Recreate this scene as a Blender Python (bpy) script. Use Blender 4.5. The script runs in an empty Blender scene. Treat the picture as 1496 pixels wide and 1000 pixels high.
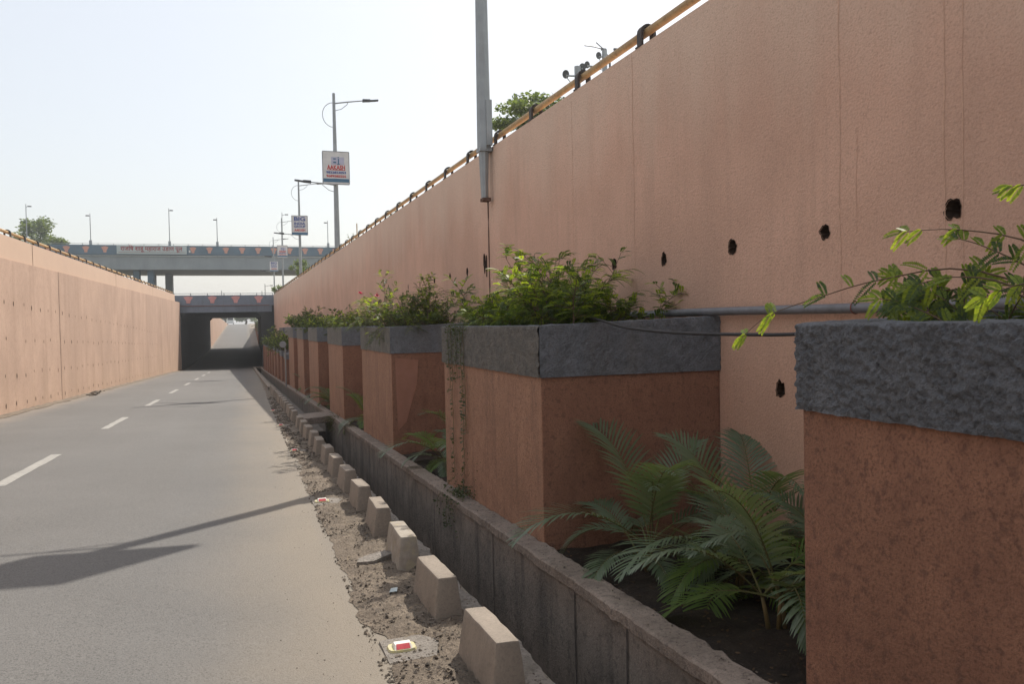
import bpy, bmesh, math, random
from mathutils import Vector, Matrix, noise as mn
R = math.radians
rnd = random.Random(7)
scene = bpy.context.scene
col = scene.collection

# ------------------------------------------------------------------ profiles of the cutting
def lerp_tab(t, y):
    if y <= t[0][0]: return t[0][1]
    for (a, b), (c, d) in zip(t, t[1:]):
        if y <= c: return b + (d-b)*(y-a)/(c-a)
    return t[-1][1]
ROAD = [(-40, .9), (0, 0), (66, -1.80), (74, -1.98), (80, -2.06), (92, -2.06), (104, -1.95), (134, -1.40), (238, 2.62), (250, 2.85), (262, 2.9), (400, 2.9)]
def zr0(y): return lerp_tab(ROAD, y)
def zr(x, y):
    f = 1 if y < 66 else max(0, 1-(y-66)/14)
    return zr0(y) + .028*f*max(0, min(1, -x/6+0.0))*6
def XL(y): return -6.12+.0055*y if y <= 76 else -5.7
def XM(y): return 3.95-.022*y          # main wall face
def XP(y): return 2.28-.016*y          # planter fronts
def XF(y): return 2.09-.0152*y         # drain wall front edge
def XD(y): return 1.40-.0122*y         # drain road edge
def XB(y): return 1.140-.0098*y         # kerb block centre line
def XR(y): return .62-.0016*y          # road edge
def ZTR(y): return 4.36+.004*y
def ZTL(y): return 4.06+.0072*y
def ZLED(y): return 3.38+.0088*y

# ------------------------------------------------------------------ materials
M = {}
def nt(name):
    m = bpy.data.materials.new(name); m.use_nodes = True
    n = m.node_tree.nodes; l = m.node_tree.links
    return m, n, l, n['Principled BSDF']
def mk(name, c1, c2=None, scale=3, rough=.85, bump=0, bscale=80, dist=.01, streak=0, stc=None, stscale=(2.5, 2.5, .22),
       spots=0, spc=(.03, .025, .02), spscale=40, big=0, metal=0, island=None, spec=.3, band=None, fine=.0, fscale=75):
    m, n, l, b = nt(name)
    tc = n.new('ShaderNodeTexCoord'); co = tc.outputs['Object']
    def noise(sc, det=6, vec=None, ro=.6):
        t = n.new('ShaderNodeTexNoise'); t.inputs['Scale'].default_value = sc; t.inputs['Detail'].default_value = det
        t.inputs['Roughness'].default_value = ro
        l.new(vec or co, t.inputs['Vector']); return t.outputs['Fac']
    def ramp(fac, a, bb, lo=0., hi=1.):
        r = n.new('ShaderNodeMapRange'); r.inputs['From Min'].default_value = a; r.inputs['From Max'].default_value = bb
        r.inputs['To Min'].default_value = lo; r.inputs['To Max'].default_value = hi; l.new(fac, r.inputs['Value']); return r.outputs['Result']
    def mix(fac, a, bb, mode='MIX'):
        x = n.new('ShaderNodeMix'); x.data_type = 'RGBA'; x.blend_type = mode
        if isinstance(fac, float): x.inputs[0].default_value = fac
        else: l.new(fac, x.inputs[0])
        for s, v in ((6, a), (7, bb)):
            if isinstance(v, tuple): x.inputs[s].default_value = (*v, 1)
            else: l.new(v, x.inputs[s])
        return x.outputs[2]
    c2 = c2 or tuple(v*.8 for v in c1)
    if island:
        g = n.new('ShaderNodeNewGeometry'); cr = n.new('ShaderNodeValToRGB')
        el = cr.color_ramp.elements
        el[0].color = (*island[0], 1); el[1].color = (*island[-1], 1)
        for i, c in enumerate(island[1:-1]):
            e = el.new((i+1)/(len(island)-1)); e.color = (*c, 1)
        l.new(g.outputs['Random Per Island'], cr.inputs[0]); c = cr.outputs[0]
    else:
        c = mix(ramp(noise(scale), .35, .65), c1, c2)
    if big: c = mix(ramp(noise(big, 3), .42, .62, 0, .55), c, tuple(v*.74 for v in c1))
    if streak:
        mp = n.new('ShaderNodeMapping'); mp.inputs['Scale'].default_value = stscale; l.new(co, mp.inputs['Vector'])
        c = mix(ramp(noise(1.6, 8, mp.outputs[0]), .5, .74, 0, streak), c, stc or tuple(v*.45 for v in c1))
    if band:
        for (z0, z1, cc, amt) in band:      # soft stain, or painted light, near a height: from z0 (full) to z1 (none)
            sx = n.new('ShaderNodeSeparateXYZ'); l.new(co, sx.inputs[0])
            ad = n.new('ShaderNodeMath'); ad.operation = 'MULTIPLY_ADD'
            mp2 = n.new('ShaderNodeMapping'); mp2.inputs['Scale'].default_value = (1.2, 1.2, .15); l.new(co, mp2.inputs['Vector'])
            l.new(noise(1.2, 6, mp2.outputs[0]), ad.inputs[0]); ad.inputs[1].default_value = 2.0*(z1-z0 if z0 > z1 else z1-z0); l.new(sx.outputs[2], ad.inputs[2])
            sub = n.new('ShaderNodeMath'); sub.operation = 'SUBTRACT'; l.new(ad.outputs[0], sub.inputs[0]); sub.inputs[1].default_value = (z1-z0)
            c = mix(ramp(sub.outputs[0], z1, z0, 0, amt), c, cc)
    if spots:
        c = mix(ramp(noise(spscale, 4), .54, .64, 0, spots), c, spc)
    if fine:
        c = mix(ramp(noise(fscale, 3), .50, .66, 0, fine*1.6), c, tuple(v*.42 for v in c1))
        c = mix(ramp(noise(fscale*.37, 4), .44, .30, 0, fine*.7), c, tuple(min(1, v*1.35) for v in c1))
    l.new(c, b.inputs['Base Color'])
    b.inputs['Roughness'].default_value = rough; b.inputs['Metallic'].default_value = metal
    b.inputs['Specular IOR Level'].default_value = spec
    if bump:
        bp = n.new('ShaderNodeBump'); bp.inputs['Strength'].default_value = bump; bp.inputs['Distance'].default_value = dist
        l.new(noise(bscale, 8, ro=.65), bp.inputs['Height']); l.new(bp.outputs[0], b.inputs['Normal'])
    M[name] = m; return m
def leafmat(name, cols, trans=.35, rough=.5):
    m = mk(name, cols[0], island=cols, rough=rough, spec=.4)
    n = m.node_tree.nodes; l = m.node_tree.links; b = n['Principled BSDF']; out = n['Material Output']
    t = n.new('ShaderNodeBsdfTranslucent'); mx = n.new('ShaderNodeMixShader'); mx.inputs[0].default_value = trans
    src = b.inputs['Base Color'].links[0].from_socket
    hs = n.new('ShaderNodeMix'); hs.data_type = 'RGBA'; hs.blend_type = 'MULTIPLY'; hs.inputs[0].default_value = 1
    l.new(src, hs.inputs[6]); hs.inputs[7].default_value = (2.6, 2.4, .9, 1)
    l.new(hs.outputs[2], t.inputs['Color']); l.new(b.outputs[0], mx.inputs[1]); l.new(t.outputs[0], mx.inputs[2]); l.new(mx.outputs[0], out.inputs['Surface'])
    return m

mk('wall_pink_right', (.70, .44, .325), (.62, .385, .28), scale=1.3, big=.35, streak=.7, stc=(.53, .335, .245), bump=.9, bscale=55, dist=.012, spots=.22, spc=(.50, .31, .22), spscale=30, fine=.16, fscale=60,  # left wall's paint made lighter: extra light for the shaded side is in the colour
   band=[(4.5, 3.4, (.72, .56, .44), .6)])  # paler top band: haze light painted into the wall colour
mk('wall_pink_left', (.48, .335, .255), (.42, .29, .22), scale=.8, big=.22, streak=.75, stc=(.31, .205, .15), stscale=(1.2, 1.2, .10), bump=.5, bscale=30, dist=.012, spots=.15, spc=(.33, .22, .16), spscale=5, fine=.12, fscale=12,
   band=[(-2.2, .6, (.36, .26, .17), .35)])
mk('wall_pink_upper', (.52, .375, .28), (.49, .35, .265), scale=.6, streak=.25, stc=(.5, .33, .25), bump=.2, bscale=40)
mk('planter_pink', (.33, .168, .108), (.26, .13, .085), scale=5, big=1.6, streak=.4, stc=(.15, .07, .05), stscale=(4, 4, .5), bump=1.0, bscale=80, dist=.012, spots=.55, spc=(.12, .065, .05), spscale=24, fine=.45, fscale=85)
mk('planter_front', (.40, .225, .145), (.32, .175, .115), scale=5, big=1.6, streak=.55, stc=(.19, .11, .08), stscale=(5, 5, .4), bump=1.0, bscale=80, dist=.01, spots=.45, spc=(.17, .105, .075), spscale=22, fine=.45, fscale=75)  # lighter copy of the box pink; stronger light on road-side faces painted in
mk('roughcast_grey', (.25, .27, .30), (.17, .182, .20), scale=9, big=1.2, bump=1.0, bscale=60, dist=.04, spots=.35, spc=(.10, .105, .12), spscale=30, fine=.35, fscale=85, streak=.3, stc=(.25, .23, .20))
mk('roughcast_warm', (.25, .235, .21), (.16, .16, .155), scale=9, big=1.5, bump=1.0, bscale=60, dist=.04, spots=.4, spc=(.10, .095, .085), spscale=35, fine=.4, fscale=85)  # warmer grey for the front faces of the rims
mk('asphalt', (.152, .147, .140), (.134, .130, .124), scale=.9, big=.16, bump=.8, bscale=90, dist=.009, spots=.30, spc=(.10, .096, .09), spscale=34, fine=.6, fscale=80, rough=.78, spec=.35)
mk('road_paint', (.34, .33, .305), (.24, .235, .22), scale=14, spots=.5, spc=(.24, .235, .23), spscale=30, bump=.3, bscale=120, rough=.7)
mk('dirt', (.26, .21, .16), (.15, .12, .092), scale=6, big=1.3, bump=1.0, bscale=55, dist=.03, spots=.55, spc=(.07, .06, .052), spscale=45, fine=.5)
mk('kerb_concrete', (.295, .25, .205), (.235, .20, .165), scale=7, big=2.2, bump=.45, bscale=120, dist=.004, streak=.3, spots=.25, spc=(.16, .13, .11), spscale=50, fine=.2)
mk('drain_concrete', (.32, .265, .22), (.19, .16, .135), scale=3, big=.8, streak=.75, stc=(.07, .06, .055), stscale=(3, 3, .35), bump=.7, bscale=45, dist=.015, spots=.4, spc=(.05, .045, .04), spscale=18, fine=.2)
mk('coping_concrete', (.36, .295, .245), (.22, .18, .15), scale=5, big=1.3, bump=.9, bscale=50, dist=.02, spots=.5, spc=(.085, .07, .06), spscale=26, fine=.3)
mk('lip_concrete', (.30, .27, .24), (.20, .18, .155), scale=8, big=3, bump=1, bscale=50, dist=.02, spots=.5, spc=(.10, .085, .07), spscale=30, fine=.3)
mk('soil', (.055, .04, .03), (.03, .022, .018), scale=8, bump=1, bscale=40, dist=.04, spots=.4, spc=(.085, .06, .042), spscale=40)
mk('ground_earth', (.22, .18, .13), (.14, .13, .07), scale=.3, bump=.6, bscale=8, dist=.05)
mk('drain_joint', (.10, .085, .075), (.06, .05, .045), scale=15, rough=.95)
mk('stone', (.2, .17, .14), island=[(.045, .038, .032), (.10, .082, .065), (.20, .165, .13), (.07, .058, .048), (.12, .10, .08)], bump=.4, bscale=90)
mk('dead_leaf', (.2, .13, .08), island=[(.06, .04, .025), (.13, .08, .045), (.09, .06, .04)])
mk('bridge_blue', (.13, .195, .25), (.11, .165, .215), scale=.8, streak=.5, stc=(.14, .16, .17), stscale=(1, 1, .5), bump=.2, bscale=20, big=.3)
mk('bridge_grey', (.29, .32, .335), (.25, .28, .295), scale=.5, streak=.4, stc=(.2, .22, .23), stscale=(.8, .8, .2), bump=.2, bscale=20)
mk('fascia_slate', (.19, .215, .26), (.165, .19, .23), scale=.8, streak=.4, stc=(.08, .085, .095), stscale=(1.5, 1.5, .4), bump=.3, bscale=20, big=.5)
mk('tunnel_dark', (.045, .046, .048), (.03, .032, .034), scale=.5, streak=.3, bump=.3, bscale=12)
mk('motif_pink', (.62, .30, .28), (.55, .26, .24), scale=4)
mk('motif_orange', (.62, .33, .25), (.52, .27, .22), scale=4)
mk('rust_red', (.25, .09, .07), (.16, .06, .05), scale=6)
mk('rail_yellow', (.50, .34, .16), (.38, .25, .12), scale=6, rough=.55, streak=.5, stc=(.17, .09, .04), stscale=(6, .6, 6), spots=.4, spc=(.12, .06, .03), spscale=25, bump=.3, bscale=40)
mk('rail_black', (.03, .028, .028), (.05, .035, .028), scale=20, rough=.6)
mk('steel_grey', (.33, .35, .36), (.27, .29, .30), scale=4, rough=.5, metal=.35, streak=.3, stc=(.2, .19, .17), stscale=(8, 8, .8), bump=.1, bscale=60, spec=.5)
mk('lamp_dark', (.06, .065, .07), rough=.5)
mk('lamp_glass', (.45, .45, .42), rough=.3)
mk('pipe_grey', (.19, .19, .205), (.15, .15, .16), scale=6, rough=.5, spots=.3, spc=(.10, .10, .10), spscale=20, bump=.1, bscale=60)
mk('cable_black', (.035, .035, .038), rough=.55)
mk('sign_white', (.70, .68, .67), (.62, .60, .60), scale=6, rough=.5)
mk('sign_frame', (.35, .36, .38), rough=.5)
mk('sign_red', (.55, .05, .05), rough=.5)
mk('sign_blue', (.04, .08, .32), rough=.5)
mk('sign_teal', (.07, .17, .28), rough=.5)
mk('sign_lilac', (.50, .49, .62), rough=.5)
mk('board_grey', (.46, .52, .52), (.42, .48, .49), scale=2, rough=.6)
mk('letter_maroon', (.33, .04, .05), rough=.6)
mk('stud_white', (.75, .73, .68), (.6, .58, .52), scale=20, rough=.4)
mk('stud_red', (.58, .10, .11), (.5, .08, .09), scale=20, rough=.25)
mk('stud_yellow', (.55, .50, .22), (.45, .42, .3), scale=30, rough=.5)
mk('hole_dark', (.035, .022, .017), (.06, .038, .026), scale=30, rough=.95, spec=.05)
mk('joint_dark', (.10, .06, .045), (.16, .09, .065), scale=20, rough=.95, spec=.1)
mk('joint_drip', (.54, .345, .25), (.66, .425, .31), scale=20, rough=.95, spec=.1, bump=.8, bscale=60)
mk('bark', (.13, .10, .075), (.08, .06, .045), scale=12, bump=.8, bscale=40, dist=.01)
mk('stem_brown', (.14, .09, .06), (.10, .075, .045), scale=12)
mk('stem_green', (.10, .12, .04), (.13, .10, .045), scale=12)
mk('palm_stem', (.17, .12, .05), (.10, .09, .04), scale=10, rough=.6)
mk('paper_white', (.75, .74, .72), rough=.7)
mk('tyre', (.02, .02, .02), rough=.8)
mk('glass_dark', (.03, .035, .04), rough=.15, spec=.6)
mk('van_white', (.75, .75, .74), rough=.35, spec=.5)
mk('flower_pink', (.75, .08, .16), rough=.6)
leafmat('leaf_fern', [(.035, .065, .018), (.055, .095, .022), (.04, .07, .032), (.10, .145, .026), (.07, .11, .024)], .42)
leafmat('leaf_sun_painted', [(.16, .22, .03), (.22, .28, .04), (.11, .17, .025), (.19, .25, .035)], .5)  # yellow-green leaf copy with sunlight painted into its colour
leafmat('leaf_shrub', [(.03, .055, .02), (.05, .08, .022), (.075, .10, .03), (.04, .06, .025), (.09, .10, .04)], .35)
leafmat('leaf_creeper', [(.03, .045, .018), (.05, .07, .03), (.07, .085, .035)], .3)
leafmat('leaf_tree', [(.055, .085, .04), (.08, .115, .045), (.10, .14, .05), (.065, .095, .045)], .4)
leafmat('leaf_palm', [(.115, .16, .105), (.14, .185, .125), (.12, .17, .10), (.095, .145, .085)], .28, .38)
leafmat('leaf_palm_young', [(.10, .17, .045), (.13, .20, .05), (.09, .15, .04)], .4, .4)

def surf_dust(m):
    # road: sandy dust lying along the drain side and the left wall, faint wheel tracks
    n = m.node_tree.nodes; l = m.node_tree.links; b = n['Principled BSDF']
    src = b.inputs['Base Color'].links[0].from_socket
    tc = n.new('ShaderNodeTexCoord'); sx = n.new('ShaderNodeSeparateXYZ'); l.new(tc.outputs['Object'], sx.inputs[0])
    ns = n.new('ShaderNodeTexNoise'); ns.inputs['Scale'].default_value = 1.1; ns.inputs['Detail'].default_value = 7; l.new(tc.outputs['Object'], ns.inputs['Vector'])
    ad = n.new('ShaderNodeMath'); ad.operation = 'MULTIPLY_ADD'; l.new(ns.outputs[0], ad.inputs[0]); ad.inputs[1].default_value = .7; l.new(sx.outputs[0], ad.inputs[2])
    cur = src
    for a, bb, amt, c in ((-.35, 1.1, .72, (.25, .21, .16)), (-4.6, -5.6, .5, (.32, .26, .20))):
        r = n.new('ShaderNodeMapRange'); r.inputs['From Min'].default_value = a; r.inputs['From Max'].default_value = bb
        r.inputs['To Min'].default_value = 0; r.inputs['To Max'].default_value = amt; r.interpolation_type = 'SMOOTHSTEP'; l.new(ad.outputs[0], r.inputs['Value'])
        x = n.new('ShaderNodeMix'); x.data_type = 'RGBA'; l.new(r.outputs[0], x.inputs[0]); l.new(cur, x.inputs[6]); x.inputs[7].default_value = (*c, 1); cur = x.outputs[2]
    # wheel-polished tracks
    mp = n.new('ShaderNodeMapping'); mp.inputs['Scale'].default_value = (1, .03, 1); l.new(tc.outputs['Object'], mp.inputs['Vector'])
    n2 = n.new('ShaderNodeTexNoise'); n2.inputs['Scale'].default_value = 1.6; n2.inputs['Detail'].default_value = 4; l.new(mp.outputs[0], n2.inputs['Vector'])
    r = n.new('ShaderNodeMapRange'); r.inputs['From Min'].default_value = .42; r.inputs['From Max'].default_value = .62; r.inputs['To Max'].default_value = .22; l.new(n2.outputs[0], r.inputs['Value'])
    x = n.new('ShaderNodeMix'); x.data_type = 'RGBA'; l.new(r.outputs[0], x.inputs[0]); l.new(cur, x.inputs[6]); x.inputs[7].default_value = (.14, .138, .136, 1)
    l.new(x.outputs[2], b.inputs['Base Color'])
surf_dust(M['asphalt'])

# ------------------------------------------------------------------ mesh helpers
class MB:
    def __init__(s): s.v = []; s.f = []
    def add(s, vs, fs):
        o = len(s.v); s.v += [tuple(v) for v in vs]; s.f += [tuple(i+o for i in f) for f in fs]
    def box(s, x0, x1, y0, y1, z0, z1):
        s.add([(x, y, z) for z in (z0, z1) for y in (y0, y1) for x in (x0, x1)],
              [(0, 2, 3, 1), (4, 5, 7, 6), (0, 1, 5, 4), (2, 6, 7, 3), (0, 4, 6, 2), (1, 3, 7, 5)])
    def hexa(s, p):   # 8 points bottom 4 (ccw) top 4
        s.add(p, [(3, 2, 1, 0), (4, 5, 6, 7), (0, 1, 5, 4), (1, 2, 6, 5), (2, 3, 7, 6), (3, 0, 4, 7)])
    def tube(s, pts, r, n=8, cap=True):
        pts = [Vector(p) for p in pts]; rs = r if isinstance(r, (list, tuple)) else [r]*len(pts)
        rings = []; prev = None
        for i, p in enumerate(pts):
            d = (pts[min(i+1, len(pts)-1)]-pts[max(i-1, 0)])
            if d.length < 1e-9: d = Vector((0, 0, 1))
            d.normalize()
            a = prev if prev is not None else (Vector((1, 0, 0)) if abs(d.x) < .8 else Vector((0, 1, 0)))
            a = (a-d*a.dot(d))
            if a.length < 1e-6: a = d.orthogonal()
            a.normalize(); prev = a; b = d.cross(a)
            rings.append([p+(a*math.cos(2*math.pi*k/n)+b*math.sin(2*math.pi*k/n))*rs[i] for k in range(n)])
        vs = [v for g in rings for v in g]; fs = []
        for i in range(len(rings)-1):
            for k in range(n):
                fs.append((i*n+k, i*n+(k+1) % n, (i+1)*n+(k+1) % n, (i+1)*n+k))
        if cap: fs.append(tuple(range(n-1, -1, -1))); fs.append(tuple((len(rings)-1)*n+k for k in range(n)))
        s.add(vs, fs)
    def grid(s, fn, us, vs_):
        nu, nv = len(us), len(vs_)
        s.add([fn(u, v) for v in vs_ for u in us],
              [(j*nu+i, j*nu+i+1, (j+1)*nu+i+1, (j+1)*nu+i) for j in range(nv-1) for i in range(nu-1)])
    def build(s, name, mat, parent=None, smooth=False, loc=None):
        me = bpy.data.meshes.new(name); me.from_pydata(s.v, [], s.f); me.update()
        o = bpy.data.objects.new(name, me); col.objects.link(o)
        for mm in (mat if isinstance(mat, list) else [mat]): me.materials.append(M[mm])
        if smooth: me.shade_smooth()
        if parent: o.parent = parent; o.matrix_parent_inverse = Matrix.Translation(-parent.location) if parent.type != 'EMPTY' or True else Matrix()
        if parent:   # meshes are written in world coordinates: store them relative to the thing
            o.matrix_parent_inverse = Matrix()
            w = world_loc(parent)
            me.transform(Matrix.Translation(-w))
        elif loc is not None:
            me.transform(Matrix.Translation(-Vector(loc))); o.location = loc
        return o
def world_loc(o):
    v = Vector((0, 0, 0))
    while o: v += o.location; o = o.parent
    return v
def tag(o, label=None, cat=None, group=None, kind=None):
    if label: o['label'] = label
    if cat: o['category'] = cat
    if group: o['group'] = group
    if kind: o['kind'] = kind
    return o
def thing(name, label, cat, loc=(0, 0, 0), group=None):
    o = bpy.data.objects.new(name, None); col.objects.link(o); o.location = loc; o.empty_display_size = .2
    return tag(o, label, cat, group)
def bevel(o, w, seg=2):
    m = o.modifiers.new('bevel', 'BEVEL'); m.width = w; m.segments = seg; m.limit_method = 'ANGLE'
    return o
def frange(a, b, st):
    n = max(1, int(round((b-a)/st))); return [a+(b-a)*i/n for i in range(n+1)]
def fnoise(x, y, z=0, o=4):
    return mn.fractal(Vector((x, y, z)), .6, 2.1, o)
def ordinal(i):
    return ['first', 'second', 'third', 'fourth', 'fifth', 'sixth', 'seventh', 'eighth', 'ninth', 'tenth', 'eleventh', 'twelfth', 'thirteenth', 'fourteenth',
            'fifteenth', 'sixteenth', 'seventeenth', 'eighteenth', 'nineteenth', 'twentieth', 'twenty-first', 'twenty-second', 'twenty-third', 'twenty-fourth',
            'twenty-fifth', 'twenty-sixth', 'twenty-seventh', 'twenty-eighth', 'twenty-ninth', 'thirtieth', 'thirty-first', 'thirty-second'][i]
def text_mesh(s, size, mat, parent, loc, name='lettering', width=None, ext=.004, rot=(R(90), 0, 0), bold=0):
    cu = bpy.data.curves.new('t', 'FONT'); cu.body = s; cu.size = size; cu.extrude = ext; cu.align_x = 'CENTER'; cu.align_y = 'CENTER'; cu.offset = bold
    cu.resolution_u = 3
    ob = bpy.data.objects.new('t', cu); col.objects.link(ob)
    dg = bpy.context.evaluated_depsgraph_get(); dg.update()
    me = bpy.data.meshes.new_from_object(ob.evaluated_get(dg)); bpy.data.objects.remove(ob)
    me.name = name; me.materials.clear(); me.materials.append(M[mat])
    if width and len(me.vertices):
        xs = [v.co.x for v in me.vertices]; k = width/(max(xs)-min(xs)); c = (max(xs)+min(xs))/2
        for v in me.vertices: v.co.x = (v.co.x-c)*k
    o = bpy.data.objects.new(name, me); col.objects.link(o); o.parent = parent
    o.location = Vector(loc)-world_loc(parent); o.rotation_euler = rot
    return o

# ------------------------------------------------------------------ camera
cam = bpy.data.cameras.new('camera'); co = bpy.data.objects.new('camera', cam); col.objects.link(co); scene.camera = co
yaw, pitch, roll = R(18.3), -.0241, .02
f = Vector((math.sin(yaw)*math.cos(pitch), math.cos(yaw)*math.cos(pitch), math.sin(pitch)))
r = f.cross(Vector((0, 0, 1))).normalized(); u = r.cross(f)
r2 = r*math.cos(roll)-u*math.sin(roll); u2 = u*math.cos(roll)+r*math.sin(roll)
mx = Matrix((r2, u2, -f)).transposed().to_4x4(); mx.translation = (0, 0, 1.65); co.matrix_world = mx
cam.sensor_width = 36; cam.lens = 1163/1496*36; cam.clip_end = 4000; cam.clip_start = .05

# ------------------------------------------------------------------ light
SUN_EL, SUN_AZ = 50.5, 45.0     # azimuth clockwise from +Y
w = bpy.data.worlds.new('World'); scene.world = w; w.use_nodes = True
wn = w.node_tree.nodes; wl = w.node_tree.links
sky = wn.new('ShaderNodeTexSky'); sky.sky_type = 'NISHITA'; sky.sun_disc = False
sky.sun_elevation = R(SUN_EL); sky.sun_rotation = R(SUN_AZ); sky.air_density = 1.2; sky.dust_density = 3.0; sky.ozone_density = 1.0
hm = wn.new('ShaderNodeMix'); hm.data_type = 'RGBA'; hm.inputs[0].default_value = .62      # hazy white air over the clear-sky model
wl.new(sky.outputs[0], hm.inputs[6]); hm.inputs[7].default_value = (4.85, 4.82, 4.75, 1)
wl.new(hm.outputs[2], wn['Background'].inputs[0]); wn['Background'].inputs[1].default_value = .12
sl = bpy.data.lights.new('sun', 'SUN'); sl.energy = 3.5; sl.angle = R(.5); sl.color = (1, .93, .83)
so = bpy.data.objects.new('sun', sl); col.objects.link(so)
d = Vector((math.sin(R(SUN_AZ))*math.cos(R(SUN_EL)), math.cos(R(SUN_AZ))*math.cos(R(SUN_EL)), math.sin(R(SUN_EL))))
so.rotation_euler = d.to_track_quat('Z', 'Y').to_euler(); so.location = d*60
scene.view_settings.view_transform = 'Standard'; scene.view_settings.look = 'None'
scene.view_settings.exposure = .66; scene.view_settings.gamma = 1

# ------------------------------------------------------------------ setting: road, verge, drain, ground
b = MB()
ys = frange(-30, 100, 1.5)+frange(102, 300, 4)
def xre(y): return XD(y) if y < 74.8 else 1.75
b.grid(lambda u, y: (XL(y)+(xre(y)-XL(y))*u, y, zr(XL(y)+(xre(y)-XL(y))*u, y)), [0, .12, .25, .4, .55, .7, .85, 1], ys)
road = tag(b.build('road', 'asphalt'), kind='structure')
b = MB()
for y0 in [-3.7, 3.75, 11.15, 18.65, 26.1, 33.6, 41.1, 48.6, 56.1, 63.6]:
    jag = [rnd.uniform(-.012, .012) for _ in range(16)]
    yy = frange(y0, y0+3.15, .3)
    b.grid(lambda u, y: (-2.95+(u-.5)*.15+jag[int((y-y0)*3+u*4) % 16], y, zr(-2.95+(u-.5)*.15, y)+.004), [0, 1], yy)
tag(b.build('road_markings', 'road_paint'), kind='structure')
# thin crack-sealed seam on the road edge
b = MB()
STUDS = [(.745, 4.26), (.70, 8.72), (.655, 13.3), (.61, 17.9), (.57, 22.4)]
def verge_pt(u, y):
    x0 = XR(y)+.05*fnoise(y*1.1, 3.1)+.018*fnoise(y*9, 5.5, 1, 5)+.08*max(0, fnoise(y*.55, 9.7))
    x1 = XD(y)-.14
    x = x0+(x1-x0)*u
    h = .004+min(1, u*5)*(.016+.022*fnoise(x*5, y*5, 1, 5)+.012*fnoise(x*14, y*14, 5, 4))
    for sx_, sy_ in STUDS:
        q = max(abs(x-sx_-.04)/.22, abs(y-sy_)/.24)
        if q < 1: h = h*max(0, (q-.7)/.3)
    return (x, y, zr(x, y)+max(.003, h))
b.grid(verge_pt, frange(0, 1, .045), frange(-1, 3, .2)+frange(3.03, 14, .03)+frange(14.2, 76, .2))
tag(b.build('dirt_verge', 'dirt', smooth=True), kind='structure')
# broken concrete lip between kerb blocks and the drain, with the drain's near side and floor
b = MB()
def lip(u, y):
    e = .035*fnoise(y*4, 2.2, 7, 5)
    xx = [XD(y)-.20+.02*fnoise(y*3, 8), XD(y)-.10, XD(y)+e-.01, XD(y)+e, XD(y)+e+.005, XD(y)+.01]
    zz = [.0, .024+.012*fnoise(y*6, 1), .02+.012*fnoise(y*7, 3), -.01, -.10, -1.0]
    return (xx[u], y, zr0(y)+zz[u])
b.grid(lip, [0, 1, 2, 3, 4, 5], frange(-3, 16, .06)+frange(16.2, 76, .4))
tag(b.build('drain_edge', 'lip_concrete', smooth=False), kind='structure')
b = MB()
def dfl(u, y):
    dep = -.98 if y < 20.5 else -.45
    x = XD(y)-.02+(XF(y)+.05-XD(y))*u
    return (x, y, zr0(y)+dep+.02*fnoise(x*3, y*3))
b.grid(dfl, [0, .25, .5, .75, 1], frange(-3, 20.4, .3)+frange(20.6, 76.5, .6))
tag(b.build('drain_channel', 'drain_concrete', smooth=True), kind='structure')
# the drain's far wall, one long concrete wall with a worn coping
dw = thing('drain_wall', 'long low stained concrete wall between the drain and the planters', 'wall', (XF(10), 10, zr0(10)))
b = MB(); ZW = .06
def dwf(i, y):
    e = .011*fnoise(y*9, 4.4, 2, 5)*.6; k = .008*fnoise(y*13, 1.4, 2, 4)
    xx = [XF(y)+.02, XF(y)+.017, XF(y)+.016]
    zz = [-1.02, -.3, ZW-.04]
    return (xx[i], y, zr0(y)+zz[i])
b.grid(dwf, [0, 1, 2], frange(-3, 16, .12)+frange(16.4, 75.8, .4))
b.build('wall_face', 'drain_concrete', dw, smooth=True)
b = MB()
def dwc(i, y):
    e = .011*fnoise(y*9, 4.4, 2, 5)-.02*max(0, fnoise(y*2.3, 12)-.25); k = .008*fnoise(y*13, 1.4, 2, 4); q = .010*fnoise(y*14, 7.7, 3, 5)
    xx = [XF(y)+.03, XF(y)-.004+e, XF(y)-.003+e, XF(y)+.012+e, XF(y)+.10, XP(y)-.01+q, XP(y)+.012+q, XP(y)+.012]
    zz = [ZW-.088+k, ZW-.074+k, ZW-.012+k*.6, ZW+.6*q, ZW+q, ZW+q, ZW-.02+q, ZW-.2]
    return (xx[i], y, zr0(y)+zz[i])
b.grid(dwc, range(8), frange(-3, 16, .05)+frange(16.4, 75.8, .4))
b.build('coping', 'coping_concrete', dw, smooth=False)
for yj in (1.7, 4.15, 4.9, 6.7, 8.9, 11.2, 13.6, 16.3):
    b = MB(); 
    b.grid(lambda u, t: (XF(yj)+.009+.004*t, yj+(u-.5)*.016+.008*fnoise(t*4, yj), zr0(yj)-.03-.95*t), [0, 1], frange(0, 1, .08))
    b.build('joint', 'drain_joint', dw)
# soil beds
b = MB()
b.grid(lambda u, y: ((lambda x: (x, y, zr0(y)-.02+.045*fnoise(x*2.2, y*2.2, 5, 5)))(XP(y)+.005+(XM(y)+.05-XP(y))*u)), frange(0, 1, .05), frange(-3, 12, .07)+frange(12.3, 76, .3))
tag(b.build('soil_bed', 'soil', smooth=True), kind='structure')
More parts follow.
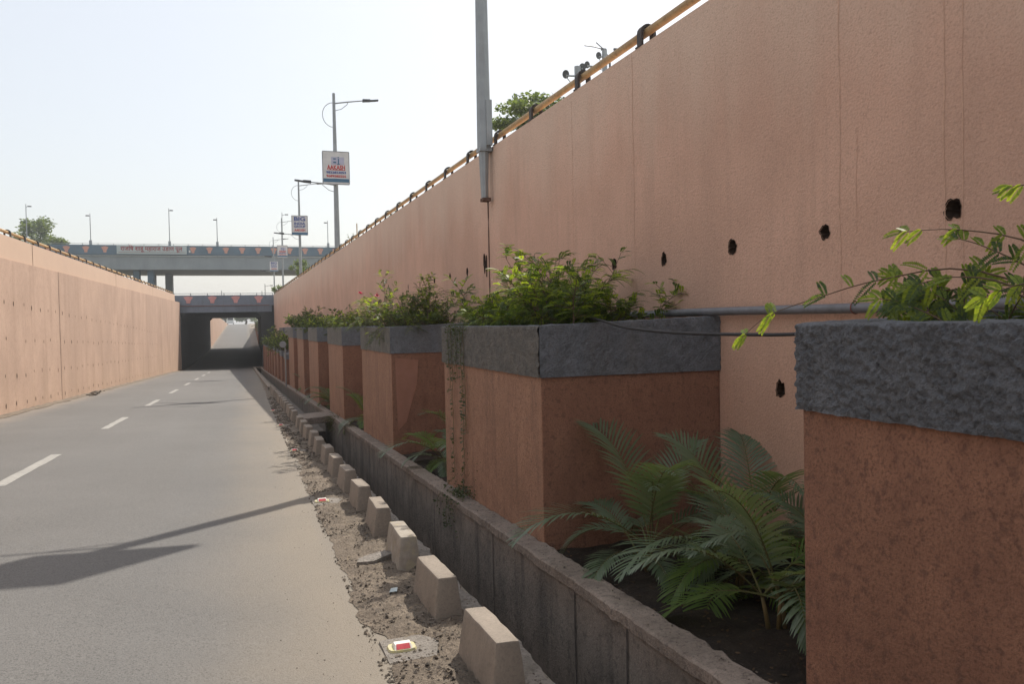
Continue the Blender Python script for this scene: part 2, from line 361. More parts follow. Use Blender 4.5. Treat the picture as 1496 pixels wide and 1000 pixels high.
# slab that bridges the drain
sb = MB()
sb.hexa([(XD(19.1)-.18, 19.0, zr0(19)-.13), (XF(19.1)+.03, 19.25, zr0(19)-.10), (XF(20.9)+.03, 20.7, zr0(20.6)-.10), (XD(20.9)-.18, 20.5, zr0(20.6)-.13),
         (XD(19.1)-.18, 19.0, zr0(19)+.03), (XF(19.1)+.03, 19.25, zr0(19)+.05), (XF(20.9)+.03, 20.7, zr0(20.6)+.05), (XD(20.9)-.18, 20.5, zr0(20.6)+.03)])
tag(bevel(sb.build('drain_slab', 'coping_concrete', loc=(1.5, 19.9, zr0(19.9))), .015), 'flat concrete slab laid across the drain behind the planters\' third bay', 'slab')

# ground above the cutting
def zgr(y): return ZTR(min(y, 76))-.10 if y < 134 else lerp_tab([(134, 4.55), (250, 2.75), (3000, 2.6)], y)
b = MB()
gy = [-40, 0, 40, 76, 134, 190, 250]
b.grid(lambda x, y: (x if x > 0 else XM(min(y, 76))+.28, y, zgr(y)), [0, 8, 20, 60, 200, 600], gy)
b.grid(lambda x, y: (x if x < 0 else XL(y)-.33, y, zgr(y)-.25 if y < 134 else zgr(y)-.02), [-600, -200, -60, -20, -9, 0], gy)
b.grid(lambda x, y: (x, y, zgr(y)-.0 if y > 250 else 2.73), [-600, -200, -60, -20, -6, 4, 20, 60, 200, 600], [250.01, 300, 500, 800, 1200])
tag(b.build('ground', 'ground_earth'), kind='structure')

# ------------------------------------------------------------------ right retaining wall, with real weep holes
rw = thing('retaining_wall', 'tall shaded pink plastered retaining wall behind the planter boxes', 'wall', (XM(10), 10, zr0(10)))
holes = [(3.57-1.1*2, 2.25), (3.57-1.1, 2.25), (3.57, 2.255), (4.61, 2.243), (5.70, 2.238), (6.80, 2.232), (7.84, 2.262), (8.95, 2.262), (10.1, 2.27), (11.2, 2.28),
         (12.45, 2.63), (13.45, 2.55), (14.6, 2.545), (15.8, 2.54), (5.11, 1.10), (8.4, 1.05), (10.7, 1.05), (2.4, 1.1)]
hy = sorted(holes); b = MB(); cav = []
cells = {}
brk = [-30, -10]
edges = []
for (y, z) in hy: edges.append((y-.13, y+.13, z))
# neighbouring holes at the same y column are kept apart by construction
edges.sort(); colsY = []; cur = -30.0
for a, c, z in edges:
    if a < cur-1e-6: continue
    colsY.append((cur, a, None)); colsY.append((a, c, z)); cur = c
for a2, c2 in zip(frange(cur, 76.2, 2)[:-1], frange(cur, 76.2, 2)[1:]): colsY.append((a2, c2, None))
def rwp(y, z): return (XM(y), y, z)
for a, c, z in colsY:
    zb0, zb1 = zr0(a)-1.2, zr0(c)-1.2
    if z is None:
        b.add([rwp(a, zb0), rwp(c, zb1), rwp(c, ZTR(c)), rwp(a, ZTR(a))], [(0, 3, 2, 1)]); continue
    h = .16; cy, cz = (a+c)/2, z
    b.add([rwp(a, zb0), rwp(c, zb1), rwp(c, z-h), rwp(a, z-h)], [(0, 3, 2, 1)])
    b.add([rwp(a, z+h), rwp(c, z+h), rwp(c, ZTR(c)), rwp(a, ZTR(a))], [(0, 3, 2, 1)])
    N = 20; out = []; inn = []
    sw, sh = rnd.uniform(.044, .058), rnd.uniform(.046, .060)
    if 12.3 < cy < 12.6: sw, sh = .06, .13
    for k in range(N):
        t = 2*math.pi*(k+.5)/N; ct, st = math.cos(t), math.sin(t)
        q = min(.13/abs(ct), h/abs(st)); out.append(rwp(cy+ct*q, cz+st*q))
        jr = 1+.38*mn.noise(Vector((ct*1.7+cy*3, st*1.7, cz)))+.12*rnd.uniform(-1, 1)
        inn.append((cy+ct*sw*jr, cz+st*sh*jr))
    # square corners
    vs = out+[rwp(y_, z_) for y_, z_ in inn]
    fs = [(k, N+k, N+(k+1) % N, (k+1) % N) for k in range(N)]
    b.add(vs, fs)
    for sx_, sz_ in ((1, 1), (-1, 1), (-1, -1), (1, -1)):
        ks = [k for k in range(N) if (math.cos(2*math.pi*(k+.5)/N)*sx_ > 0 and math.sin(2*math.pi*(k+.5)/N)*sz_ > 0)]
        # find the neighbours that sit on different sides of this corner
        for k in range(N):
            k2 = (k+1) % N
            if k in ks and k2 in ks:
                p, q2 = out[k], out[k2]
                onv = lambda pt: abs(abs(pt[1]-cy)-.13) < 1e-6
                if onv(p) != onv(q2):
                    cpt = rwp(cy+.13*sx_, cz+h*sz_); b.add([p, q2, cpt], [(0, 1, 2)])
    cav.append((cy, cz, inn))
# top and back
b.grid(lambda i, y: ([XM(y), XM(y)+.3, XM(y)+.3][i], y, [ZTR(y), ZTR(y), ZTR(y)-1.5][i]), [0, 1, 2], frange(-30, 76, 4))
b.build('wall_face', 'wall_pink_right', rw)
for cy, cz, inn in cav:
    c = MB(); N = len(inn); vs = []
    for dx, k in ((-.004, 1.16), (.0, 1.0), (.05, .8), (.14, .6)):
        vs += [(XM(cy)+dx, cy+(a-cy)*k, cz+(z-cz)*k) for a, z in inn]
    vs.append((XM(cy)+.14, cy, cz)); fs = []
    for j in range(3): fs += [(j*N+k, j*N+(k+1) % N, (j+1)*N+(k+1) % N, (j+1)*N+k) for k in range(N)]
    fs += [(3*N+k, 3*N+(k+1) % N, 4*N) for k in range(N)]
    c.add(vs, fs); c.build('weep_hole', 'hole_dark', rw)
for y in (17.1, 18.3, 19.6, 21, 22.4):
    c = MB(); pts = [(XM(y)-.003, y+.035*math.cos(t)*(1+.3*rnd.random()), 2.53+.055*math.sin(t)*(1+.3*rnd.random())) for t in [k*.628 for k in range(10)]]
    c.add(pts, [tuple(range(10))]); c.build('weep_hole', 'hole_dark', rw)
# formwork joints with slurry drips: thin raised ridges
for yj, ztop, zbot, wd in ((4.46, 99, .0, .010), (4.30, 2.9, 2.2, .003), (3.62, 99, .2, .008), (3.50, 99, .4, .006), (7.37, 99, .0, .008), (8.9, 4.3, 1.7, .005), (31.1, 4.45, 3.5, .05), (20.2, 4.4, 3.0, .02), (45, 4.5, 1, .04), (60, 4.6, .5, .05)):
    b = MB(); zt = min(ztop, ZTR(yj)-.02)
    b.grid(lambda u, z: (XM(yj)-.002-.0015*(u == 1), yj+(u-1)*wd*(.4+.4*abs(fnoise(z*5, yj)))+.015*fnoise(z*1.1, yj*2), z), [0, 1, 2], frange(zbot, zt, .06))
    b.build('joint', 'joint_drip', rw)
# expansion joint below the first lamp post, stained
b = MB()
b.grid(lambda u, z: (XM(12.2)-.004, 12.2+(u-.5)*.06*(1+.8*fnoise(z*3, 1)), z), [0, 1], frange(1.6, 4.3, .08)); b.build('joint', 'joint_dark', rw)
b = MB()
b.grid(lambda u, z: (XM(12.3)-.006, 12.34+(u-.5)*.05*(1.2+1.2*fnoise(z*6, 4)), z), [0, 1], frange(2.4, 2.75, .04)); b.build('crack', 'hole_dark', rw)

# ------------------------------------------------------------------ left retaining wall
lw = thing('retaining_wall', 'long sunlit pink plastered retaining wall left of the road, with rows of weep holes', 'wall', (-6.1, 10, 0))
b = MB()
def lwp(i, y):
    x = XL(y)
    return ([x, x, x-.05, x-.35][i], y, [zr(x, y)-.6, ZLED(y), ZLED(y)+.005, ZLED(y)+.005][i])
b.grid(lwp, range(4), frange(-30, 76.3, 2))
b.add([(XL(76.3), 76.3, -3), (XL(76.3)-.4, 76.3, -3), (XL(76.3)-.4, 76.3, ZLED(76)), (XL(76.3), 76.3, ZLED(76))], [(0, 1, 2, 3)])
b.build('lower_wall', 'wall_pink_left', lw)
b = MB()
b.grid(lambda i, y: (XL(y)-[.04, .045, .34, .34][i], y, [ZLED(y), ZTL(y), ZTL(y), ZTL(y)-1][i]), range(4), frange(-30, 72, 2))
b.add([(XL(72)-.04, 72, 3), (XL(72)-.34, 72, 3), (XL(72)-.34, 72, ZTL(72)), (XL(72)-.045, 72, ZTL(72))], [(0, 1, 2, 3)])
b.build('upper_wall', 'wall_pink_upper', lw)
for yj, a, c, wd in ((29.9, 0, 1, .035), (46.6, .0, 1, .03), (60.5, 0, 1, .04), (16, 0, 1, .03), (3, 0, 1, .03)):
    b = MB()
    b.grid(lambda u, t: (XL(yj)+.003, yj+(u-.5)*wd*(1+.9*abs(fnoise(t*9, yj))), zr(-6, yj)+(ZLED(yj)-zr(-6, yj))*t), [0, 1], frange(0, 1, .03)); b.build('joint', 'hole_dark' if yj == 29.9 else 'joint_dark', lw)
for yj in (26.9, 42.0, 56.6, 10.5):
    b = MB(); b.grid(lambda u, z: (XL(yj)-.042+.003, yj+(u-.5)*.05, z), [0, 1], [ZLED(yj)+.01, ZTL(yj)-.01]); b.build('joint', 'joint_dark', lw)
rest = MB(); nh = 0
rows = [(lambda y: 2.47-.029*(y-23.6)), (lambda y: 1.46-.022*(y-24)), (lambda y: .50-.018*(y-24)), (lambda y: -.25-.026*(y-24))]
for i in range(34):
    y = 22.7+i*.93*(1+.004*i)
    for ri, rf in enumerate(rows):
        if ri == 1 and i in (2, 7): continue
        z = rf(y)+rnd.uniform(-.04, .04)+(.07 if (ri == 2 and y > 26 and y < 29) else 0)
        yy = y+rnd.uniform(-.1, .1)+(.2 if ri == 1 else 0)
        if z < zr(-6, yy)+.12: continue
        c = MB() if nh < 96 else rest
        k = rnd.uniform(.65, 1.1)
        pts = [(XL(yy)+.003, yy+.034*k*math.cos(t)*(1+.3*rnd.random()), z+.062*k*math.sin(t)*(1+.3*rnd.random())) for t in [-q*.785 for q in range(8)]]
        c.add(pts, [tuple(range(8))])
        if nh < 96: c.build('weep_hole', 'joint_dark' if rnd.random() < .25 else 'hole_dark', lw)
        nh += 1
if rest.v: tag(rest.build('weep_hole', 'joint_dark', lw), kind='stuff')
# debris line along its foot
b = MB()
b.grid(lambda u, y: (XL(y)+.003+u*(.22+.12*fnoise(y*.7, 1)), y, zr(-6, y)+.004+.05*(1-u)*(.8+.6*fnoise(y*2, u*3))), [0, .4, 1], frange(10, 76, .35))
tag(b.build('dirt_strip', 'dirt', smooth=True), kind='structure')

# ------------------------------------------------------------------ guard rails on the wall tops
def guard_rail(label, xf, zf, y0, y1, step, lo=0, n0=None):
    t = thing('guard_rail', label, 'guard rail', (xf(10), 10, zf(10)))
    b = MB(); b.tube([(xf(y), y, zf(y)+.155) for y in frange(y0, y1, 2.5)], .043, 10); b.build('rail_pipe', 'rail_yellow', t, smooth=True)
    k = 0; y = n0 or y0+.5
    proto = None
    while y < y1:
        if proto is None:
            b = MB(); pts = []
            for q in range(9):
                a = math.pi*q/8; pts.append((math.cos(a)*.075, math.sin(a)*.075+.125))
            prof = [(-.075, -.0)]+[(-x, z) for x, z in pts[::1]][::1]+[(.075, .0)]
            prof = [(-.085, 0)]+[(-math.cos(math.pi*q/8)*.085, .145+math.sin(math.pi*q/8)*.085) for q in range(9)]+[(.085, 0)]
            inn = [(-.057, 0)]+[(-math.cos(math.pi*q/8)*.057, .145+math.sin(math.pi*q/8)*.057) for q in range(9)]+[(.057, 0)]
            n_ = len(prof); vs = []
            for dy in (-.045, .045):
                vs += [(x, dy, z) for x, z in prof]+[(x, dy, z) for x, z in inn]
            fs = []
            for i in range(n_-1):
                fs += [(i, i+1, 2*n_+i+1, 2*n_+i), (n_+i, 3*n_+i, 3*n_+i+1, n_+i+1), (i, n_+i, n_+i+1, i+1), (2*n_+i, 2*n_+i+1, 3*n_+i+1, 3*n_+i)]
            b.add(vs, fs); b.box(-.10, .10, -.06, .06, -.002, .012)
            proto = b.build('rail_bracket', 'rail_black', t); proto.data.transform(Matrix.Translation(world_loc(t))); o = proto
        else:
            o = proto.copy(); col.objects.link(o)
        o.location = Vector((xf(y), y, zf(y)+.002))-t.location; k += 1
        y += step
        if k > 95: break
    return t
guard_rail('yellow pipe guard rail in black brackets on top of the shaded right wall', lambda y: XM(y)+.09, lambda y: ZTR(y)-.02+.02, -3, 75.5, 1.53, n0=7.23-1.53*5)
guard_rail('yellow pipe guard rail in black brackets on top of the sunlit left wall', lambda y: XL(y)-.19, ZTL, 8, 71.8, 1.5, n0=8.5)

# ------------------------------------------------------------------ planter boxes
cots = [(1.267, -.2), (4.2, 2.70), (7.5, 5.885), (10.78, 9.11), (14.4, 12.48), (17.85, 15.86), (21.8, 19.4), (25.5, 23.3), (30, 27.2), (35.5, 31.8), (43, 38)]
def ysol(c): return 2.28*c/(1+.016*c)
plant_y = []
CT = 1.62
pl_desc = ['nearest pink planter box with thick grey roughcast rim, at the right edge', 'pink planter box draped with a creeper, second from the camera',
           'pink planter box with a triangular paint patch on its side, third from the camera', 'fourth pink planter box from the camera, beside the drain slab',
           'fifth pink planter box from the camera in the row', 'sixth pink planter box from the camera in the row', 'seventh pink planter box from the camera in the row']
def rough_face(b, P, U, V, N, lu, lv, step, amp, sc=40, thick_edge=True):
    us = frange(0, lu, step); vs_ = frange(0, lv, step); P, U, V, N = map(Vector, (P, U, V, N))
    def fn(a, c):
        p = P+U*a+V*c
        q = amp*(.35+1.0*fnoise(p.x*sc, p.y*sc, p.z*sc, 3)+.5*abs(fnoise(p.x*sc*2.6, p.y*sc*2.6, p.z*sc*2.6+9, 3)))
        fade = 1
        if c > lv-step*.5: q = 0
        vv = c
        if c < step*.5: vv = c+.004*fnoise(p.x*9, p.y*9, 3.3, 4); q = q*.7+.002
        return p+V*(vv-c)+N*q
    b.grid(fn, us, vs_)
for i, (c1, c0) in enumerate(cots):
    y1 = ysol(c1); y0 = ysol(c0) if c0 > 0 else -1.6
    if i == 0: y0 = -1.6
    plant_y.append((y0, y1))
    upper_row = i >= 7
    off = 0 if not upper_row else .72
    x0a, x0b = XP(y0)+off, XP(y1)+off
    x1a, x1b = XM(y0)-.003, XM(y1)-.003
    if x1a-x0a < .3 or x1b-x0b < .3: continue
    zb0, zb1 = zr0(y0)-.15, zr0(y1)-.15; zc = 1.22 if i else 1.265
    lab = pl_desc[i] if i < 7 else '%s pink planter box from the camera, set back behind the low planters' % ordinal(i)
    t = thing('planter_box', lab, 'planter', (x0a, y0, zr0(y0)), 'pink planter boxes along the right wall')
    b = MB(); b.hexa([(x0a, y0, zb0), (x1a, y0, zb0), (x1b, y1, zb1), (x0b, y1, zb1), (x0a, y0, zc), (x1a, y0, zc), (x1b, y1, zc), (x0b, y1, zc)])
    bo = b.build('planter_body', ['planter_pink', 'planter_front'], t)
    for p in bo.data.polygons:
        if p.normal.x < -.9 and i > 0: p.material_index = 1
    bevel(bo, .012)
    if i == 2:   # repainted patch on the side
        c = MB(); c.add([(x0a+.06, y0-.004, 1.14), (x0a+.42, y0-.004, 1.10), (x0a+.40, y0-.004, .75), (x0a+.22, y0-.004, .15), (x0a+.08, y0-.004, .0)], [(0, 4, 3, 2, 1)])
        mk('patch_pink', (.36, .18, .125), (.31, .155, .105), scale=6, bump=.5, bscale=90); c.build('paint_patch', 'patch_pink', t)
    # rim: four walls with a hollow; outer faces roughcast
    e = .014; wt = .11
    b = MB()
    rise = .05
    P = [(x0a-e, y0-e), (x1a, y0-e), (x1b, y1+e), (x0b-e, y1+e)]
    Q = [(x0a+wt, y0+wt), (x1a-.002, y0+wt), (x1b-.002, y1-wt), (x0b+wt, y1-wt)]
    zt = [CT, CT+rise, CT+rise, CT]
    def nz(x, y): return .006*fnoise(x*9, y*9, 2, 4)
    def edge_top(p, p2, q, q2, z, z2):
        N = max(2, int(math.hypot(p2[0]-p[0], p2[1]-p[1])/(.03 if i < 2 else .2)))
        rowA, rowB = [], []
        for k in range(N+1):
            s = k/N
            a = [p[j]+(p2[j]-p[j])*s for j in (0, 1)]; c = [q[j]+(q2[j]-q[j])*s for j in (0, 1)]; zz = z+(z2-z)*s
            rowA.append((a[0], a[1], zz)); rowB.append((c[0], c[1], zz+nz(*c)))
        vs = rowA+[((A[0]*.8+B[0]*.2), (A[1]*.8+B[1]*.2), A[2]+.008+nz(A[0], A[1])) for A, B in zip(rowA, rowB)]+rowB+[(B[0], B[1], 1.3) for B in rowB]
        n_ = N+1
        b.add(vs, [(j*n_+k, j*n_+k+1, (j+1)*n_+k+1, (j+1)*n_+k) for j in range(3) for k in range(N)])
    edge_top(P[0], P[1], Q[0], Q[1], zt[0], zt[1]); edge_top(P[2], P[3], Q[2], Q[3], zt[2], zt[3]); edge_top(P[3], P[0], Q[3], Q[0], zt[3], zt[0])
    stp = .0085 if i == 0 else (.02 if i == 1 else .12)
    amp = (.015 if i == 0 else .012) if i < 2 else .004
    # front (-X) face
    uf = (Vector((P[0][0], P[0][1], 0))-Vector((P[3][0], P[3][1], 0))); lf = uf.length; uf.normalize()
    if i == 0:
        ls = 2.6  # finely modelled part
        rough_face(b, (P[3][0], P[3][1], zc-.01), uf, (0, 0, 1), (-1, 0, 0), ls, CT-zc+.01, stp, amp)
        q_ = Vector((P[3][0], P[3][1], zc-.01))+uf*ls
        rough_face(b, q_, uf, (0, 0, 1), (-1, 0, 0), lf-ls, CT-zc+.01, .1, amp)
        rough_face(b, (P[2][0], P[2][1], zc-.01), (-1, 0, 0), (0, 0, 1), (0, 1, 0), P[2][0]-P[3][0], CT-zc+.01, .03, .01)
    else:
        rough_face(b, (P[3][0], P[3][1], zc-.01), uf, (0, 0, 1), (-1, 0, 0), lf, CT-zc+.01, stp, amp)
        su = Vector((P[1][0]-P[0][0], 0, 0)); ln = su.length; su.normalize()
        us = frange(0, ln, stp); vs_ = frange(0, 1, stp/.4)
        def fn(a, c):
            h = (CT+rise*a/ln-(zc-.01)); p = Vector((P[0][0]+a, P[0][1], zc-.01+c*h))
            q = amp*(.35+fnoise(p.x*38, p.y*38, p.z*38, 3)) if c < .99 else 0
            return (p.x, p.y-q, p.z)
        b.grid(fn, us, vs_)
        b.grid(lambda a, c: (P[3][0]+(P[2][0]-P[3][0])*a, y1+e, zc-.01+c*(zt[3]+rise*a-(zc-.01))), [0, .5, 1], [0, .5, 1])
    # underside ledge so the rim reads as solid
    b.add([(P[0][0], P[0][1], zc-.004), (x0a+.02, y0+.02, zc-.004), (x0b+.02, y1-.02, zc-.004), (P[3][0], P[3][1], zc-.004)], [(0, 1, 2, 3)])
    b.add([(P[0][0], P[0][1], zc-.005), (P[1][0], P[1][1], zc-.005), (P[1][0], y0+.02, zc-.005), (x0a+.02, y0+.02, zc-.005)], [(0, 1, 2, 3)])
    ro = b.build('planter_rim', ['roughcast_grey', 'roughcast_warm'], t, smooth=(i < 2))
    if i:
        for p in ro.data.polygons:
            if p.normal.x < -.6: p.material_index = 1
    b = MB(); b.grid(lambda u, v: (Q[0][0]-.02+(Q[1][0]-Q[0][0]+.01)*u, Q[0][1]-.02+(Q[3][1]-Q[0][1]+.04)*v, 1.50+.03*fnoise(u*6, v*9, i)), frange(0, 1, .1), frange(0, 1, .07))
    b.build('planter_soil', 'soil', t, smooth=True)
# low planters in front, near the underpass
for i in range(9):
    y0 = 37.9+i*3.65; y1 = y0+1.9
    x0, x1 = XP(y0)-.05, XP(y0)+.62
    t = thing('low_planter', '%s low narrow pink planter from the camera in the front row by the drain' % ordinal(i), 'planter', (x0, y0, zr0(y0)), 'low planters near the underpass')
    zc = [.42, .44, .5, .52, .52, .5, .5, .48, .48][i]
    b = MB(); dx = -.016*1.9
    b.hexa([(x0, y0, zr0(y0)-.1), (x1, y0, zr0(y0)-.1), (x1+dx, y1, zr0(y1)-.1), (x0+dx, y1, zr0(y1)-.1), (x0, y0, zc-.25), (x1, y0, zc-.25), (x1+dx, y1, zc-.25), (x0+dx, y1, zc-.25)])
    b.build('planter_body', 'planter_pink', t)
    b = MB(); b.hexa([(x0-.02, y0-.02, zc-.252), (x1, y0-.02, zc-.252), (x1+dx, y1+.02, zc-.252), (x0+dx-.02, y1+.02, zc-.252), (x0-.02, y0-.02, zc), (x1, y0-.02, zc), (x1+dx, y1+.02, zc), (x0+dx-.02, y1+.02, zc)])
    b.build('planter_rim', 'roughcast_grey', t)

# ------------------------------------------------------------------ kerb blocks
b = MB()   # the drain and planting bed end against a small concrete head wall at the bridge
b.box(XD(75.6)-.15, 2.4, 75.7, 75.95, zr0(76)-1.2, zr0(76)+.12); tag(b.build('head_wall', 'coping_concrete', loc=(1.3, 75.8, zr0(76))), 'small concrete head wall closing the far end of the drain at the underpass', 'wall')
yb = 3.49; i = 0
kerb_y = []
while i < 28:
    kerb_y.append(yb); yb += (1.125 if i != 12 else 1.9)*(1-.004*i if i > 6 else 1); i += 1
for i, y in enumerate(kerb_y):
    x = XB(y)+rnd.uniform(-.012, .012); L = .292*rnd.uniform(.98, 1.02); a = rnd.uniform(-.03, .03); H = .245
    hw, tw, tl = .092, .058, L-.024
    dm = MB()
    z0 = -.03
    dm.hexa([(-hw, -L, z0), (hw, -L, z0), (hw, L, z0), (-hw, L, z0), (-tw, -tl, H), (tw, -tl, H), (tw, tl, H), (-tw, tl, H)])
    o = dm.build('kerb_block', 'kerb_concrete'); o.location = (x, y+.285, zr0(y+.285)+.01); o.rotation_euler = (R(-1.5)+rnd.uniform(-.02, .02), rnd.uniform(-.03, .03), a+.011)
    bm = bmesh.new(); bm.from_mesh(o.data)
    bmesh.ops.bevel(bm, geom=bm.edges[:], offset=.010, segments=2, affect='EDGES', profile=.6)
    if i < 8:
        bmesh.ops.subdivide_edges(bm, edges=bm.edges[:], cuts=5, use_grid_fill=True)
        for v in bm.verts: 
            q = Vector((v.co.x*14+i*7, v.co.y*14, v.co.z*14)); v.co += Vector((mn.noise(q), mn.noise(q+Vector((9, 0, 0))), mn.noise(q+Vector((0, 9, 0)))))*(.0022 if abs(v.co.z) < .2 else .0045)
    bm.to_mesh(o.data); bm.free(); o.data.shade_smooth() if i < 8 else None
    lab = {0: 'tan concrete kerb block nearest the camera, cut by the bottom edge', 2: 'kerb block with a chipped top and pale stain, beside a flat broken slab',
           1: 'tan concrete kerb block second from the camera beside the drain'}.get(i, 'tan concrete kerb block beside the drain, %s from the camera' % ordinal(i))
    tag(o, lab, 'kerb block', 'kerb blocks along the drain')
    if i == 2: 
        mk('kerb_stained', (.36, .325, .275), (.24, .20, .165), scale=11, big=4, bump=.5, bscale=90, dist=.005, spots=.25, spc=(.45, .40, .22), spscale=12)
        o.data.materials[0] = M['kerb_stained']
# low continuous kerb after the blocks
b = MB()
b.grid(lambda i, y: (XB(y)+[-.09, -.09, .09, .09][i], y, zr0(y)+[-.02, .13, .14, -.02][i]+.01*fnoise(y*2, i)), range(4), frange(kerb_y[-1]+1.2, 75, .5))
tag(b.build('low_kerb', 'kerb_concrete'), kind='structure')

# ------------------------------------------------------------------ loose things on the verge
b = MB()
def stone(b, x, y, z, s, r_):
    # squashed irregular octahedron / cube
    a = r_.uniform(0, 6.28); ca, sa = math.cos(a), math.sin(a)
    sx_, sy_, sz_ = s*r_.uniform(.6, 1.2), s*r_.uniform(.6, 1.2), s*r_.uniform(.35, .8)
    P = []
    for px, py, pz in ((1, .1, 0), (.2, 1, .1), (-1, .2, 0), (-.1, -1, -.1), (.2, .1, 1), (-.1, .1, -1)):
        px += r_.uniform(-.3, .3); py += r_.uniform(-.3, .3); pz += r_.uniform(-.15, .15)
        X, Y = px*sx_, py*sy_; P.append((x+X*ca-Y*sa, y+X*sa+Y*ca, z+pz*sz_))
    b.add(P, [(0, 1, 4), (1, 2, 4), (2, 3, 4), (3, 0, 4), (1, 0, 5), (2, 1, 5), (3, 2, 5), (0, 3, 5)])
for k in range(14000):
    y = 2.6+rnd.random()**1.8*26; x0 = XR(y)-.02; x1 = XD(y)-.16
    x = x0+(x1-x0)*rnd.random()**(1.5 if rnd.random() < .5 else .8)
    if mn.noise(Vector((x*4, y*2.6, 3))) < rnd.uniform(-.35, .35): continue
    s = .0035+.005*rnd.random()+.012*(rnd.random()**6)
    if y > 12: s *= 1.8
    stone(b, x, y, verge_pt(max(0, (x-XR(y)))/(XD(y)-.14-XR(y)), y)[2]+s*.35 if x > XR(y)+.02 else zr(x, y)+.005, s, rnd)
for k in range(500):    # stray grit on the asphalt
    y = 3+rnd.random()**1.5*14; x = XR(y)-abs(rnd.gauss(0, .35)); stone(b, x, y, zr(x, y)+.003, .002+.004*rnd.random()**3, rnd)
for k in range(1500):   # along the drain lip and coping
    y = 2.6+rnd.random()**1.6*14
    if rnd.random() < .5: x = XD(y)-rnd.uniform(.02, .2); z = zr0(y)+.024
    else: x = XF(y)+rnd.uniform(.02, .2); z = zr0(y)+ZW+.004
    stone(b, x, y, z, .002+.007*rnd.random()**4, rnd)
tag(b.build('gravel', 'stone'), 'loose gravel and grit over the dirt verge', 'gravel', kind='stuff')
for (x, y, s, lab) in ((.80, 3.55, .035, 'small stone lying on the verge just past the nearest kerb block'), (.97, 4.35, .03, 'brown stone lying left of the second kerb block on the dirt'),
                      (.86, 4.95, .022, 'dark pebble near the pale reflector stud on the verge'), (.71, 8.0, .03, 'dark clod lying on the verge just before the second reflector stud')):
    b = MB(); stone(b, 0, 0, s*.35, s, rnd); o = b.build('stone', 'stone'); o.location = (x, y, zr(x, y)+.012); tag(o, lab, 'stone')
b = MB()
for k in range(46):
    y = 3+rnd.random()**1.3*9; x = XR(y)+.08+rnd.random()*(XD(y)-XR(y)-.25); a = rnd.uniform(0, 6.28); L = rnd.uniform(.03, .12); z = zr(x, y)+.045
    b.tube([(x, y, z), (x+L*.5*math.cos(a), y+L*.5*math.sin(a), z+.008), (x+L*math.cos(a+.3), y+L*math.sin(a+.3), z-.004)], .0014, 4)
mk('straw', (.34, .28, .18), (.2, .15, .1), scale=20)
tag(b.build('dry_twigs', 'straw'), 'dry straws and twigs scattered over the dirt verge', 'twigs', kind='stuff')
# flat broken slab piece
b = MB(); z = .03
top = [(-.15, -.02), (-.04, -.07), (.16, -.02), (.10, .05), (-.02, .07), (-.12, .04)]
b.add([(x, y, z-.035) for x, y in top]+[(x, y, z+.012*(x > 0)) for x, y in top], [tuple(range(5, -1, -1)), tuple(range(6, 12))]+[(k, (k+1) % 6, 6+(k+1) % 6, 6+k) for k in range(6)])
o = b.build('broken_slab', 'lip_concrete'); o.location = (.87, 6.05, zr0(6.05)+.025); o.rotation_euler = (.10, -.06, .2)
tag(o, 'flat triangular piece of broken concrete lying on the verge by the third kerb block', 'debris')
b = MB(); b.add([(-.03, -.02, 0), (.02, -.03, .004), (.035, .03, .01), (-.01, .02, .012)], [(0, 1, 2, 3)]); b.add([(-.03, -.02, -.002), (.02, -.03, .002), (.035, .03, .008), (-.01, .02, .010)], [(3, 2, 1, 0)])
o = b.build('paper_scrap', 'board_grey'); o.location = (.86, 5.2, zr0(5.2)+.04); tag(o, 'small bluish scrap of paper on the dirt between kerb blocks and road', 'litter')
# white plastic scrap in the bed
b = MB(); 
pr = [(-.035, .0, .0), (-.02, .0, .055), (0, 0, .035), (.02, .0, .06), (.03, .005, .03), (.02, 0, .0), (.004, .01, -.01)]
b.add(pr+[(x, y+.008, z) for x, y, z in pr], [tuple(range(7)), tuple(range(13, 6, -1))]+[(k, (k+1) % 7, 7+(k+1) % 7, 7+k) for k in range(7)])
o = b.build('plastic_scrap', 'paper_white'); o.location = (2.653, 4.83, zr0(4.83)-.0); tag(o, 'torn white plastic scrap on the dark soil under the palms', 'litter')
